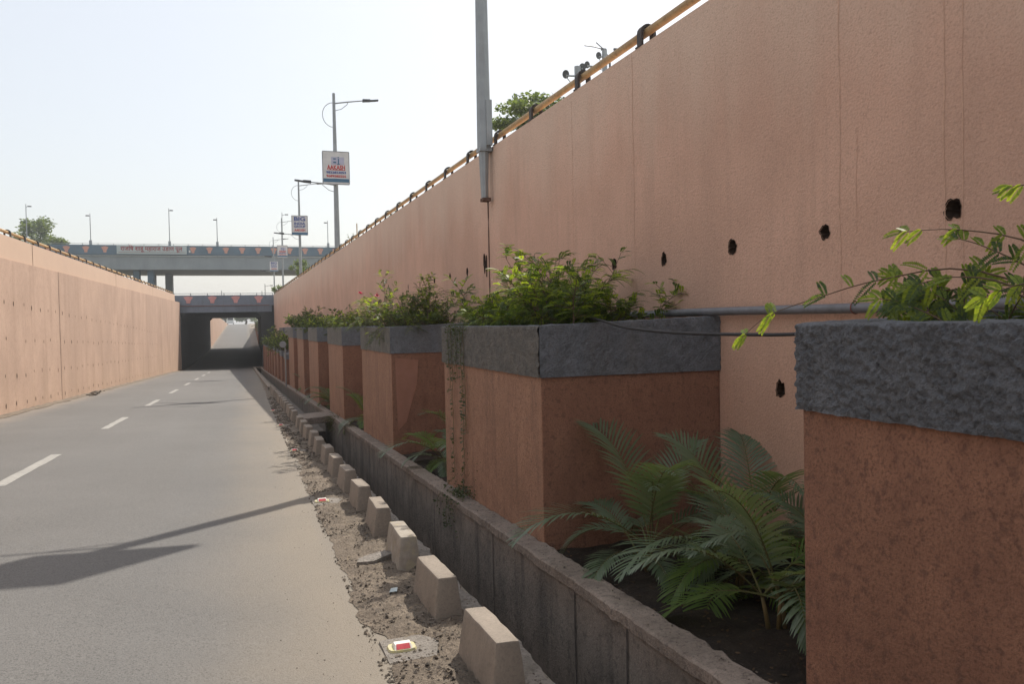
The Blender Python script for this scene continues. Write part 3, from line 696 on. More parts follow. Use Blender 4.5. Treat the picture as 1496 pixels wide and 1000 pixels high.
# reflector studs
for i, (x, y) in enumerate(STUDS):
    t = thing('road_stud', ['red and white reflector stud on a pale patch, nearest the camera', 'red and white reflector stud on the verge, second from the camera', 'reflector stud on the verge, third from the camera',
                            'reflector stud on the verge, fourth from the camera', 'reflector stud on the verge, farthest from the camera'][i], 'road stud', (x, y, zr0(y)+.01), 'reflector studs along the road edge')
    z = zr0(y)+.011
    b = MB(); pad = [(-.095, -.17), (.16, -.15), (.22, .06), (.12, .16), (-.10, .15)]
    b.add([(x+a, y+c, z-.04) for a, c in pad]+[(x+a, y+c, z-.002) for a, c in pad], [tuple(range(5, 10))]+[(k, (k+1) % 5, 5+(k+1) % 5, 5+k) for k in range(5)]); b.build('mortar_pad', 'lip_concrete', t)
    b = MB(); rg = []
    for k in range(16):
        a = 2*math.pi*k/16; rg.append((x+.078*max(-1, min(1, 1.25*math.cos(a))), y+.006+.058*max(-1, min(1, 1.15*math.sin(a)))))
    b.add([(a, c, z-.002) for a, c in rg]+[(x+(a-x)*.93, y+(c-y)*.93, z+.010) for a, c in rg], [tuple(range(16, 32))]+[(k, (k+1) % 16, 16+(k+1) % 16, 16+k) for k in range(16)]); b.build('stud_base', 'stud_yellow', t)
    b = MB(); b.hexa([(x-.048, y-.045, z+.008), (x+.052, y-.045, z+.008), (x+.052, y+.05, z+.008), (x-.048, y+.05, z+.008), (x-.042, y-.018, z+.032), (x+.046, y-.018, z+.032), (x+.046, y+.025, z+.032), (x-.042, y+.025, z+.032)])
    bevel(b.build('stud_body', 'stud_white', t), .003)
    b = MB(); b.add([(x-.036, y-.0435, z+.0125), (x+.040, y-.0435, z+.0125), (x+.037, y-.0195, z+.0335), (x-.034, y-.0195, z+.0335)], [(0, 1, 2, 3)]); b.build('reflector', 'stud_red', t)
# rubble heap at the foot of the left wall, and small litter
b = MB()
for k in range(60):
    a = rnd.gauss(0, .35); c = abs(rnd.gauss(0, .12)); stone(b, -5.68+c, 33.6+a*1.6, zr(-5.7, 33.6)+.04+.04*rnd.random(), .03+.06*rnd.random(), rnd)
tag(b.build('rubble_heap', 'stone', loc=(-5.65, 33.6, zr(-5.6, 33.6))), 'small dark rubble heap at the foot of the left wall', 'rubble')
# dead leaves in the beds
b = MB()
for k in range(1700):
    y = 2.9+rnd.random()**1.5*12; x = XP(y)+.05+rnd.random()*(XM(y)-XP(y)-.1); z = zr0(y)-.02+.045*fnoise(x*2.2, y*2.2, 5, 5)+.008
    a = rnd.uniform(0, 6.28); s = rnd.uniform(.008, .022); tl = rnd.uniform(-.3, .3)
    d1 = Vector((math.cos(a), math.sin(a), tl))*s; d2 = Vector((-math.sin(a), math.cos(a), rnd.uniform(-.3, .3)))*s*.5; p = Vector((x, y, z))
    b.add([p-d1, p+d2, p+d1, p-d2], [(0, 1, 2, 3)])
tag(b.build('leaf_litter', 'dead_leaf'), 'dead leaves and crumbs scattered on the dark planting soil', 'leaf litter', kind='stuff')

# ------------------------------------------------------------------ pipe and cable
b = MB(); b.tube([(XM(y)-.075, y, 1.705+.006*math.sin(y*1.3)) for y in frange(-2, 9.6, .4)], .034, 12)
t = thing('wall_pipe', 'thick grey conduit pipe running along the foot of the right wall above the planters', 'pipe', (XM(5)-.07, 5, 1.7))
b.build('pipe', 'pipe_grey', t, smooth=True)
for y in (4.25, 1.2, 7.1):
    c = MB(); c.tube([(XM(y)-.075+.041*math.cos(a), y, 1.705+.041*math.sin(a)) for a in [k*.524 for k in range(13)]], .004, 6); c.build('pipe_clip', 'rust_red', t, smooth=True)
cp = [Vector(p) for p in [(3.45, 9.2, 1.70), (2.95, 7.6, 1.70), (2.72, 6.5, 1.685), (2.66, 5.93, 1.672), (2.70, 5.45, 1.60), (2.80, 4.9, 1.56), (2.93, 4.3, 1.548), (3.05, 3.8, 1.555), (3.15, 3.2, 1.62), (3.2, 2.86, 1.665), (3.25, 2.3, 1.62), (3.4, 1.4, 1.6)]]
pts = []
for k in range(len(cp)-1):
    p0, p1, p2, p3 = cp[max(0, k-1)], cp[k], cp[k+1], cp[min(len(cp)-1, k+2)]
    for s in (0, .25, .5, .75): pts.append(.5*((2*p1)+(p2-p0)*s+(2*p0-5*p1+4*p2-p3)*s*s+(3*p1-p0-3*p2+p3)*s**3))
pts.append(cp[-1])
b = MB(); b.tube(pts, .011, 8)
tag(b.build('cable', 'cable_black', smooth=True, loc=(2.8, 4.9, 1.56)), 'black cable sagging from one planter rim to the next below the grey pipe', 'cable')

# ------------------------------------------------------------------ plants
def V(*a): return Vector(a)
def pinnate(b, p, d, up, L, pairs, ll, lw_, droop=.3, fold=.2):
    d = d.normalized(); side = d.cross(up)
    if side.length < 1e-4: side = d.orthogonal()
    side.normalize(); up2 = side.cross(d)
    for k in range(pairs):
        t = (k+.8)/pairs; c = p+d*(L*t)+V(0, 0, -droop*L*t*t)
        s = ll*(1-.55*abs(t-.45)*1.5)
        for sg in (-1, 1):
            q = (side*sg*.92+d*.38+up2*fold).normalized()*s; wv = d*lw_*.5
            b.add([c-wv*.5, c+q*.5-wv, c+q, c+q*.5+wv], [(0, 1, 2, 3)])
def leaf(b, p, d, up, L, W):
    d = d.normalized(); s = d.cross(up)
    if s.length < 1e-4: s = d.orthogonal()
    s.normalize(); n_ = s.cross(d)
    b.add([p, p+d*L*.45+s*W*.5+n_*L*.06, p+d*L, p+d*L*.45-s*W*.5+n_*L*.06], [(0, 1, 2, 3)])
def rdir(r_, zlo=-1, zhi=1):
    a = r_.uniform(0, 6.283); z = r_.uniform(zlo, zhi); q = math.sqrt(max(0, 1-z*z)); return V(q*math.cos(a), q*math.sin(a), z)
def curve(p, d, L, n_, droop, jit, r_):
    out = [p.copy()]; d = d.normalized()
    for k in range(n_):
        d = (d+V(r_.uniform(-jit, jit), r_.uniform(-jit, jit), r_.uniform(-jit, jit)-droop/n_)).normalized(); p = p+d*(L/n_); out.append(p.copy())
    return out
def fern_shrub(label, x0, x1, y0, y1, zb, h, nstem, seed, detail=1, leafm='leaf_fern', lead=None, bright=.26, peak=None, name='shrub', droop=.75):
    r_ = random.Random(seed); t = thing(name, label, 'shrub', ((x0+x1)/2, (y0+y1)/2, zb), 'shrubs in the planter boxes')
    st, lf, lb = MB(), MB(), MB()
    for k in range(nstem):
        y = y0+(y1-y0)*r_.random(); x = x0+(x1-x0)*r_.random()
        hh = h*(.45+.55*(peak((y-y0)/(y1-y0)) if peak else 1))*r_.uniform(.4, 1.2)
        d = V(r_.uniform(-.6, .4), r_.uniform(-.8 if y > y0+.6 else -.35, .8), r_.uniform(.5, 1.0))
        c = curve(V(x, y, zb), d, hh*1.35, 7, droop, .16, r_)
        st.tube(c, [.008*(1-.11*q) for q in range(8)], 5, cap=False)
        for q in range(2, 8):
            for m_ in range(2 if detail < 2 else 3):
                td = (c[q]-c[q-1]).normalized()+rdir(r_, -.35, .6)*1.1
                tw = curve(c[q], td, .16*r_.uniform(.7, 1.3), 3, .3, .15, r_)
                if detail >= 1: st.tube(tw, .0025, 3, cap=False)
                for w_ in range(1, 4):
                    for sg in (0, 1):
                        dd = (tw[w_]-tw[w_-1]).normalized()+rdir(r_, -.4, .3)*.9
                        tgt = lb if r_.random() < bright*(1.8 if c[q].z > zb+hh*.55 else .5) else lf  # upper leaves get the painted sunlight more often
                        if detail >= 1: pinnate(tgt, tw[w_], dd, V(0, 0, 1), r_.uniform(.08, .14), 9 if detail > 1 else 5, .030, .013 if detail > 1 else .018, .35, r_.uniform(-.3, .3))
                        else: leaf(tgt, tw[w_], dd, rdir(r_, .2, 1), r_.uniform(.07, .13), .05)
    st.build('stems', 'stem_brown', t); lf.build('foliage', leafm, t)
    if lb.v: lb.build('sun_painted_foliage', 'leaf_sun_painted', t)
    return t
pk = lambda s: math.sin(math.pi*min(1, max(0, s*.9+.12)))
y0, y1 = plant_y[1]
fern_shrub('feathery dark green shrub spreading over the planter box with the creeper', 2.4, 3.5, y0+.2, y1-.15, 1.5, .60, 66, 11, 2, droop=.45, peak=lambda s: (.50+.3*s if s < .3 else (1.0 if s < .75 else .45)))
y0, y1 = plant_y[2]
fern_shrub('leafy green shrub with two pink flowers on the third planter box', 2.15, 3.1, y0+.1, y1-.1, 1.5, .64, 64, 12, 1, leafm='leaf_shrub', bright=.25, peak=lambda s: 1 if s > .4 else .8)
y0, y1 = plant_y[3]
fern_shrub('low green shrub filling the fourth planter box', 2.1, 2.9, y0, y1+1.5, 1.5, .42, 40, 13, 1, leafm='leaf_shrub', bright=.25)
y0, y1 = plant_y[4]
fern_shrub('low green shrub filling the fifth planter box', 2.0, 2.8, y0-1, y1, 1.5, .36, 34, 14, 0, leafm='leaf_shrub', bright=.15)
y0, y1 = plant_y[5]
fern_shrub('low dark shrub on the sixth planter box', 1.95, 2.7, y0-1, y1, 1.5, .36, 34, 15, 0, leafm='leaf_shrub', bright=.1)
y0, y1 = plant_y[6]
fern_shrub('taller dark shrub with bare twigs on the seventh planter box', 1.9, 2.6, y0, y1, 1.5, .62, 34, 16, 0, leafm='leaf_shrub', bright=.05)
fern_shrub('bushy green shrub trailing over the low planters behind the round mirror', 1.55, 2.0, 40, 47, .45, .8, 60, 17, 0, leafm='leaf_shrub', bright=.12)
fern_shrub('dense green shrub on the far low planters near the underpass', 1.35, 1.7, 50, 64, .45, .5, 60, 18, 0, leafm='leaf_shrub', bright=.08)
# pink flowers
for (x, y, z, lab) in ((2.42, 16.0, 2.13, 'upper pink bougainvillea flower on the third planter\'s shrub'), (2.35, 14.0, 1.97, 'lower pink bougainvillea flower on the third planter\'s shrub')):
    pass
# second, broad-leaved tall shrub (dark) on the third planter
t = thing('shrub', 'tall dark branching shrub at the near end of the third planter box', 'shrub', (2.7, 13.0, 1.5), 'shrubs in the planter boxes')
r_ = random.Random(31); st, lf = MB(), MB()
for k in range(9):
    c = curve(V(2.6+r_.random()*.4, 12.7+r_.random()*.9, 1.5), V(r_.uniform(-.35, .3), r_.uniform(-.9, .3), 1.0), r_.uniform(.55, .85), 8, .9, .2, r_)
    st.tube(c, .006, 4, cap=False)
    for q in range(3, 9):
        for m_ in range(5):
            tw = curve(c[q], (c[q]-c[q-1]).normalized()*1.2+rdir(r_, -.4, .4), .14, 3, .3, .1, r_)
            for w_ in range(1, 4): leaf(lf, tw[w_], rdir(r_, -.5, .4), V(0, 0, 1), r_.uniform(.05, .08), .028); leaf(lf, tw[w_], rdir(r_, -.5, .4), V(0, 0, 1), r_.uniform(.05, .08), .028)
st.build('stems', 'stem_brown', t); lf.build('foliage', 'leaf_tree', t)
fl = MB()
def flower(x, y, z, lab):
    b = MB(); 
    for k in range(9): leaf(b, V(x, y, z), rdir(rnd, -.3, 1), V(0, 0, 1), .07, .06)
    return b
sh = [o for o in bpy.data.objects if o.type == 'EMPTY' and 'two pink flowers' in o.get('label', '')][0]
for (x, y, z) in ((1.99, 14.9, 2.24), (2.04, 13.2, 2.13)):
    flower(x, y, z, '').build('flower', 'flower_pink', sh)
# bare seed stalks over the second planter
t = thing('dry_stalks', 'thin bare reddish seed stalks rising from the second planter box', 'plant', (3.1, 8.2, 1.5))
r_ = random.Random(5); b = MB()
for k in range(6):
    c = curve(V(3.2+.1*r_.random(), 8.3+.3*r_.random(), 1.55), V(r_.uniform(-.25, .15), r_.uniform(-.15, .25), 1), r_.uniform(.6, .85), 9, .12, .05, r_)
    b.tube(c, .003, 4, cap=False)
    for q in range(4, 10):
        for m_ in range(4):
            tw = curve(c[q], V(0, 0, .5)+rdir(r_), .05, 2, 0, .2, r_); b.tube(tw, .0018, 3, cap=False)
c = curve(V(3.1, 7.3, 1.55), V(.0, -.05, 1), .85, 12, .0, .02, r_)
c = [V(3.1, 7.3-.0*k, 1.55) for k in range(1)]+[V(3.12, 7.25-.5*math.sin(a)*0-.55*(1-math.cos(a)), 1.55+.62*math.sin(min(a, 2.2))) for a in [k*.16 for k in range(13)]]
b.tube(c, .003, 4, cap=False)
b.build('stalks', 'stem_brown', t)
# overhanging sprigs at the near planter: compound leaves modelled leaflet by leaflet
t = thing('shrub', 'feathery shrub reaching in from the right edge over the nearest planter rim', 'shrub', (2.6, 1.8, 1.5), 'shrubs in the planter boxes')
r_ = random.Random(44); st, lf, lb = MB(), MB(), MB()
def sprig(pts, nl, ll, br=.3):
    pts = [Vector(p) for p in pts]; sm = []
    for k in range(len(pts)-1):
        p0, p1, p2, p3 = pts[max(0, k-1)], pts[k], pts[k+1], pts[min(len(pts)-1, k+2)]
        for s in [q/4 for q in range(4)]: sm.append(.5*((2*p1)+(p2-p0)*s+(2*p0-5*p1+4*p2-p3)*s*s+(3*p1-p0-3*p2+p3)*s**3))
    sm.append(pts[-1]); n_ = len(sm)
    st.tube(sm, [.0042*(1-.75*k/n_) for k in range(n_)], 6, cap=False)
    for k in range(nl):
        if r_.random() < .10: continue
        s = (k+.7+r_.uniform(-.4, .4))/nl; s = max(0.02, min(.98, s)); q = min(n_-2, int(s*(n_-1))); p = sm[q].lerp(sm[q+1], s*(n_-1)-q); d = (sm[q+1]-sm[q]).normalized()
        sg = 1 if k % 2 else -1
        sd = d.cross(V(0, 0, 1)).normalized()
        if abs(d.z) > .8: sd = V(0, 1, 0)
        tgt = lb if r_.random() < (br+.5*s) else lf  # sprig tips get the painted sunlight more often
        L = ll*r_.uniform(.75, 1.15)*(1-.3*s)
        for dd in (d*r_.uniform(.3, 1)+sd*sg*r_.uniform(0, .5)+V(0, 0, .75*sg+r_.uniform(-.3, .4)), d*r_.uniform(.3, .9)-sd*sg*.4+V(0, 0, -.5*sg+r_.uniform(-.2, .5))):
            if r_.random() < .14: continue
            pinnate(tgt, p, dd, V(-.5+r_.uniform(-.3, .3), -.75, .35+r_.uniform(-.3, .3)), L*1.1, 14, .021, .0100, .25, r_.uniform(-.1, .25))
        if k == nl-1: pinnate(lb, sm[-1]-d*.01, d, V(-.5, -.7, .4), L*1.1, 14, .020, .0095, .2, .1)
# points from right edge leftwards (world coordinates)
sprig([(2.62, 1.7, 1.58), (2.45, 2.15, 1.80), (2.34, 2.48, 1.79), (2.26, 2.75, 1.73), (2.16, 2.95, 1.66), (2.10, 3.07, 1.56)], 13, .10, .35)
sprig([(2.62, 1.7, 1.58), (2.5, 1.95, 1.86), (2.42, 2.2, 1.95), (2.36, 2.42, 1.965)], 9, .085, .55)
sprig([(2.6, 1.6, 1.58), (2.5, 1.8, 1.95), (2.46, 1.92, 2.06), (2.42, 2.02, 2.07)], 6, .07, .7)
sprig([(2.6, 1.7, 1.56), (2.48, 1.95, 1.78), (2.42, 2.1, 1.88), (2.40, 2.2, 1.92)], 8, .09, .0)
sprig([(2.55, 1.8, 1.56), (2.42, 2.0, 1.74), (2.36, 2.18, 1.78), (2.32, 2.35, 1.75)], 9, .09, .05)
sprig([(2.5, 1.6, 1.56), (2.36, 1.75, 1.72), (2.30, 1.86, 1.74), (2.24, 1.95, 1.70)], 7, .08, .6)
sprig([(2.6, 1.8, 1.56), (2.55, 2.1, 1.72), (2.5, 2.35, 1.74), (2.46, 2.5, 1.70)], 8, .09, .0)
for k in range(16):
    x = 2.4+.45*r_.random(); y = 2.05+.45*r_.random()*1.0+(x-2.4)*.5
    c = curve(V(x, y, 1.5), V(r_.uniform(-.3, .2), r_.uniform(-.3, .9), .8), r_.uniform(.22, .42), 5, .7, .15, r_); sprig(c, 9, .09, .05)
st.build('stems', 'stem_brown', t, smooth=True); lf.build('foliage', 'leaf_fern', t); lb.build('sun_painted_foliage', 'leaf_sun_painted', t)

# creeper hanging down the second planter
t = thing('creeper', 'small-leaved creeper hanging in strands down the second planter box to the drain wall', 'creeper', (XP(8.5), 8.5, 1.6))
r_ = random.Random(9); st, lf = MB(), MB()
yA, yB = ysol(3.98), ysol(3.78)
for (yy, zend, n_) in ((yA, -.35, 44), (yB, -.5, 60), (yB-.10, .5, 24), (yA+.12, .9, 14), ((yA+yB)/2, 1.05, 16)):
    pts = [V(2.45, yy, 1.62), V(XP(yy)-.025, yy, 1.645)]
    for k in range(1, n_+1):
        z = 1.62+(zend-1.62)*k/n_; y_ = yy+.035*fnoise(z*2.2, yy*5)+.0*k
        x_ = XP(y_)-.03-.012*abs(fnoise(z*3, yy)) if z > 1.2 else XP(y_)-.018-.012*abs(fnoise(z*3, yy))
        if z < -.05: x_ = XP(y_)-.05-(-.05-z)*.9
        if x_ < XF(y_)-.03: x_ = XF(y_)-.04
        pts.append(V(x_, y_, z))
    st.tube(pts, .0028, 4, cap=False)
    for p in pts[1:]:
        for m_ in range(3 if r_.random() < .75 else 1):
            if r_.random() < .22: continue
            leaf(lf, p+V(-.004, r_.uniform(-.02, .02), r_.uniform(-.02, .02)), V(-.35, r_.uniform(-1, 1), r_.uniform(-.7, .3)), V(-1, 0, .4), r_.uniform(.032, .06), r_.uniform(.018, .030))
for k in range(750):  # mat over the rim
    y = (yA+yB)/2+r_.gauss(0, .22); z = 1.64-abs(r_.gauss(0, .16)); x = XP(y)-.025-.02*r_.random()
    if r_.random() < .35: x = XP(y)+r_.random()*.4; z = 1.64+.05*r_.random()
    leaf(lf, V(x, y, z), rdir(r_), V(-1, 0, .5), r_.uniform(.012, .028), .012)
for k in range(420):  # clump on the drain wall
    y = yB-.05+r_.gauss(0, .16); s = r_.random(); x = XF(y)+.02+s*.2; z = zr0(y)+ZW+.02+.09*r_.random()*(s)
    if r_.random() < .3: x = XF(y)-.03; z = zr0(y)+ZW-.35*r_.random()**2
    leaf(lf, V(x, y, z), rdir(r_, -.3, 1), V(-1, 0, .5), r_.uniform(.02, .04), .02)
for k in range(110):
    y = yB-.1+r_.uniform(-.5, .7); z = .1+r_.random()*.5; z = zr0(y)+.1+z*abs(r_.gauss(0, .6))
    leaf(lf, V(XP(y)-.02, y, min(z, 1.1)), V(-.2, r_.uniform(-1, 1), r_.uniform(-.5, .5)), V(-1, 0, .2), .02, .012)
st.build('stems', 'stem_green', t); lf.build('leaves', 'leaf_creeper', t)

# areca palms
def frond(b, st, base, az, el, L, r_, nl=26, w_=.023):
    p = Vector(base); d = V(math.cos(az)*math.cos(el), math.sin(az)*math.cos(el), math.sin(el)); n_ = 16; pts = [p.copy()]; ds = [d.copy()]
    bend = r_.uniform(1.3, 2.0)
    for k in range(n_):
        s = k/n_
        d = (d+V(0, 0, -bend/n_*(0.35+1.5*s))).normalized(); p = p+d*(L/n_); pts.append(p.copy()); ds.append(d.copy())
    st.tube(pts, [.0065*(1-.85*k/n_)+.0008 for k in range(n_+1)], 5, cap=False)
    for k in range(nl):
        s = .24+.76*(k+.5)/nl; q = min(n_-1, int(s*n_)); t_ = s*n_-q; p = pts[q].lerp(pts[q+1], t_); d = ds[q]
        side = d.cross(V(0, 0, 1)); 
        if side.length < 1e-3: side = V(1, 0, 0)
        side.normalize(); up = side.cross(d)
        ll = L*.27*math.sin(math.pi*min(1, .18+.80*(s-.24)/.76))**.7*r_.uniform(.9, 1.08)
        for sg in (-1, 1):
            q0 = (side*sg*(.95-.45*s)+d*(.45+.6*s)+up*.30).normalized()
            w0 = q0.cross(up).normalized()*w_*.5*(1-.25*s)
            P = [p]; dd = q0
            for m_ in range(3):
                dd = (dd+V(0, 0, -.13-.09*r_.random())).normalized(); P.append(P[-1]+dd*ll/3)
            ws = [.4, 1, .75, .04]
            vs = []
            for m_ in range(4): vs += [P[m_]-w0*ws[m_], P[m_]+w0*ws[m_]]
            b.add(vs, [(2*m_, 2*m_+1, 2*m_+3, 2*m_+2) for m_ in range(3)])
def palm(label, x, y, size, nf, seed, young=.15, bias=None, stems=2):
    r_ = random.Random(seed); z0 = zr0(y)-.03; t = thing('palm_plant', label, 'palm', (x, y, z0), 'small feather palms planted between the planter boxes')
    st = MB(); tops = []
    for k in range(stems):
        a = r_.uniform(0, 6.28); bx, by = x+.05*math.cos(a)*(k > 0), y+.05*math.sin(a)*(k > 0)
        h = size*r_.uniform(.07, .19); tp = V(bx+r_.uniform(-.05, .05), by+r_.uniform(-.05, .05), z0+h)
        st.tube([(bx, by, z0-.03), ((bx+tp.x)/2, (by+tp.y)/2, z0+h*.5), tp], [.016, .013, .010], 7); tops.append(tp)
    st.build('trunk', 'palm_stem', t, smooth=True)
    for k in range(nf):
        az = 2*math.pi*(k/nf)+r_.uniform(-.35, .35)+(seed % 7); el = R(r_.choice([12, 22, 32, 42, 54, 68]))+r_.uniform(-.1, .1)
        L = size*r_.uniform(.65, 1.0)*(.8 if el < .7 else 1)
        fb, rb = MB(), MB(); frond(fb, rb, tops[k % stems], az, el, L, r_)
        young_ = r_.random() < young
        o = fb.build('frond', 'leaf_palm_young' if young_ else 'leaf_palm', t)
        rb.build('frond_stalk', 'stem_green', o)
    return t
palm('feather palm at the far left of the near bed, beside the second planter box', 2.75, 5.2, 1.25, 13, 3, stems=3)
palm('feather palm in the middle of the near bed behind the white scrap', 3.05, 4.55, 1.2, 14, 4, .3, stems=3)
palm('feather palm against the pink wall in the near bed', 3.5, 4.95, 1.15, 11, 5, .25)
palm('front feather palm in the near bed, partly behind the nearest planter box', 2.82, 3.80, 1.1, 15, 6, .25, stems=3)
palm('feather palm at the back right of the near bed, beside the nearest planter box', 3.35, 3.95, 1.25, 11, 8, .1)
palm('feather palm spilling out of the bed between the second and third planter boxes', 2.5, 10.3, 1.15, 14, 9, .25, stems=3)
palm('feather palm behind it against the wall in the second bed', 2.9, 11.1, 1.15, 11, 10, .1)
palm('feather palm in the bed between the third and fourth planter boxes', 2.3, 16.5, 1.15, 13, 21, .3)
palm('feather palm in the bed between the fourth and fifth planter boxes', 2.2, 22.3, 1.2, 12, 22, .3)
palm('feather palm in the bed between the fifth and sixth planter boxes', 2.2, 26.8, .9, 8, 23, .3)
palm('feather palm in the bed between the sixth and seventh planter boxes', 2.1, 30.8, .9, 8, 24, .5)
# grass tuft hanging by the slab in the drain
t = thing('grass_tuft', 'dry grass tuft growing from the drain wall beside the concrete slab', 'grass', (1.8, 18.6, zr0(18.6)))
b = MB()
for k in range(90):
    y = 18.3+rnd.random()*1.0; p = V(XF(y)-.02+rnd.random()*.15, y, zr0(y)+.05-.3*rnd.random()**2)
    c = curve(p, V(rnd.uniform(-1, .2), rnd.uniform(-.6, .6), rnd.uniform(.1, 1)), rnd.uniform(.1, .3), 4, 1.2, .1, rnd); b.tube(c, .004, 3, cap=False)
b.build('blades', 'stem_green', t)

# trees
def tree(label, x, y, zb, H, rx, ry, rz, nleaf, ls, seed, nm='tree', leafm='leaf_tree', gap=0.0, group=None):
    r_ = random.Random(seed); t = thing(nm, label, 'tree', (x, y, zb), group); tr = MB(); cr = MB(); cz = zb+H-rz
    tr.tube([(x, y, zb-.2), (x+.1*rx, y, zb+(cz-zb)*.5), (x, y+.1, cz-.2*rz)], [.09*rx+.05, .07*rx+.04, .05*rx+.03], 9)
    cl = []
    for k in range(16):
        d_ = rdir(r_, -.5, 1); q = r_.uniform(.45, .85); c = V(x+d_.x*rx*q, y+d_.y*ry*q, cz+d_.z*rz*q); cl.append((c, r_.uniform(.25, .45)))
        tr.tube([V(x, y, cz-.35*rz), V(x, y, cz-.35*rz).lerp(c, .5)+V(0, 0, .1*rz), c], [.035*rx+.01, .02*rx+.01, .006], 5, cap=False)
    for k in range(nleaf):
        c, s = r_.choice(cl); d_ = rdir(r_); q = r_.random()**.5
        p = c+V(d_.x*rx*s*q, d_.y*ry*s*q, d_.z*rz*s*q*.8)
        if mn.noise(p*(2.2/rx*1.6)) < -.18: continue
        leaf(cr, p, rdir(r_, -.8, .4), rdir(r_, 0, 1), ls*r_.uniform(.7, 1.3), ls*.6)
    tr.build('trunk', 'bark', t, smooth=True); cr.build('crown', leafm, t)
    return t
tree('broad-leaved tree showing over the right wall beside the near lamp post', 12.1, 28.3, 4.4, 5.85, 3.3, 2.0, .85, 12000, .17, 51)
tree('hazy leafy tree far left behind the flyover', -30.2, 138, 4.2, 15.0, 4.4, 4, 4.6, 9000, .42, 52, group='distant trees')
tree('smaller hazy tree low at the far left edge beyond the left wall', -34.5, 134, 4.2, 11.5, 3.2, 3, 3.2, 4000, .4, 53, group='distant trees')
tree('bushy tree behind the right wall under the flyover', 4.15, 66, 4.5, 2.7, .95, 1.4, 1.0, 2600, .13, 54)
tree('small bushy tree at the end of the right wall by the lower bridge', 2.9, 80, 4.5, 1.3, .75, .8, .5, 1200, .13, 55)
for i, (x, y, H, rr, zz) in enumerate([(-8, 300, 6.5, 4.6, 2.7), (-1, 310, 6.0, 4.6, 2.7), (4.5, 295, 7.5, 4.6, 2.7), (11, 305, 8, 5, 2.7), (-17, 305, 8, 5, 2.7)]):
    tree('hazy tree at the far end of the road beyond the underpass, %s from the left' % ordinal([1, 2, 3, 4, 0][i]), x, y, zz, H, rr, rr, H*.5, 3200, .6, 60+i, group='distant trees')
# weeds along the top of the right wall
for i, (y, h, lab) in enumerate([(12.95, .26, 'leafy weed sprouting through the guard rail just left of the near lamp post'), (18.6, .22, 'small weed on the wall top beyond the near lamp post'), (21.2, .34, 'weed leaning out from the wall top with one long twig'), (28.5, .55, 'tallest weed on the wall top just before the second lamp post')]):
    t = thing('weed', lab, 'plant', (XM(y)+.3, y, ZTR(y)), 'weeds on the right wall top'); r_ = random.Random(80+i); st, lf = MB(), MB()
    for k in range(9):
        c = curve(V(XM(y)+.3, y+r_.uniform(-.15, .15), ZTR(y)-.1), V(r_.uniform(-.6, .6), r_.uniform(-.7, .7), 1), h*r_.uniform(.8, 1.2), 5, .5, .15, r_); st.tube(c, .004, 4, cap=False)
        for q in range(1, 6):
            for m_ in range(5): leaf(lf, c[q]+rdir(r_)*.03, rdir(r_, -.5, .5), V(0, 0, 1), r_.uniform(.04, .07), .035)
    st.build('stems', 'stem_green', t); lf.build('leaves', 'leaf_shrub', t)
b = MB(); b.tube([(XM(28)+.35, 28.1, ZTR(28)-.1), (XM(28)+.35, 28.1, ZTR(28)+.75)], .018, 6); b.build
tag(b.build('stake', 'rail_yellow', loc=(XM(28)+.35, 28.1, ZTR(28))), 'thin upright stake behind the right wall rail, just before the second lamp post', 'post')

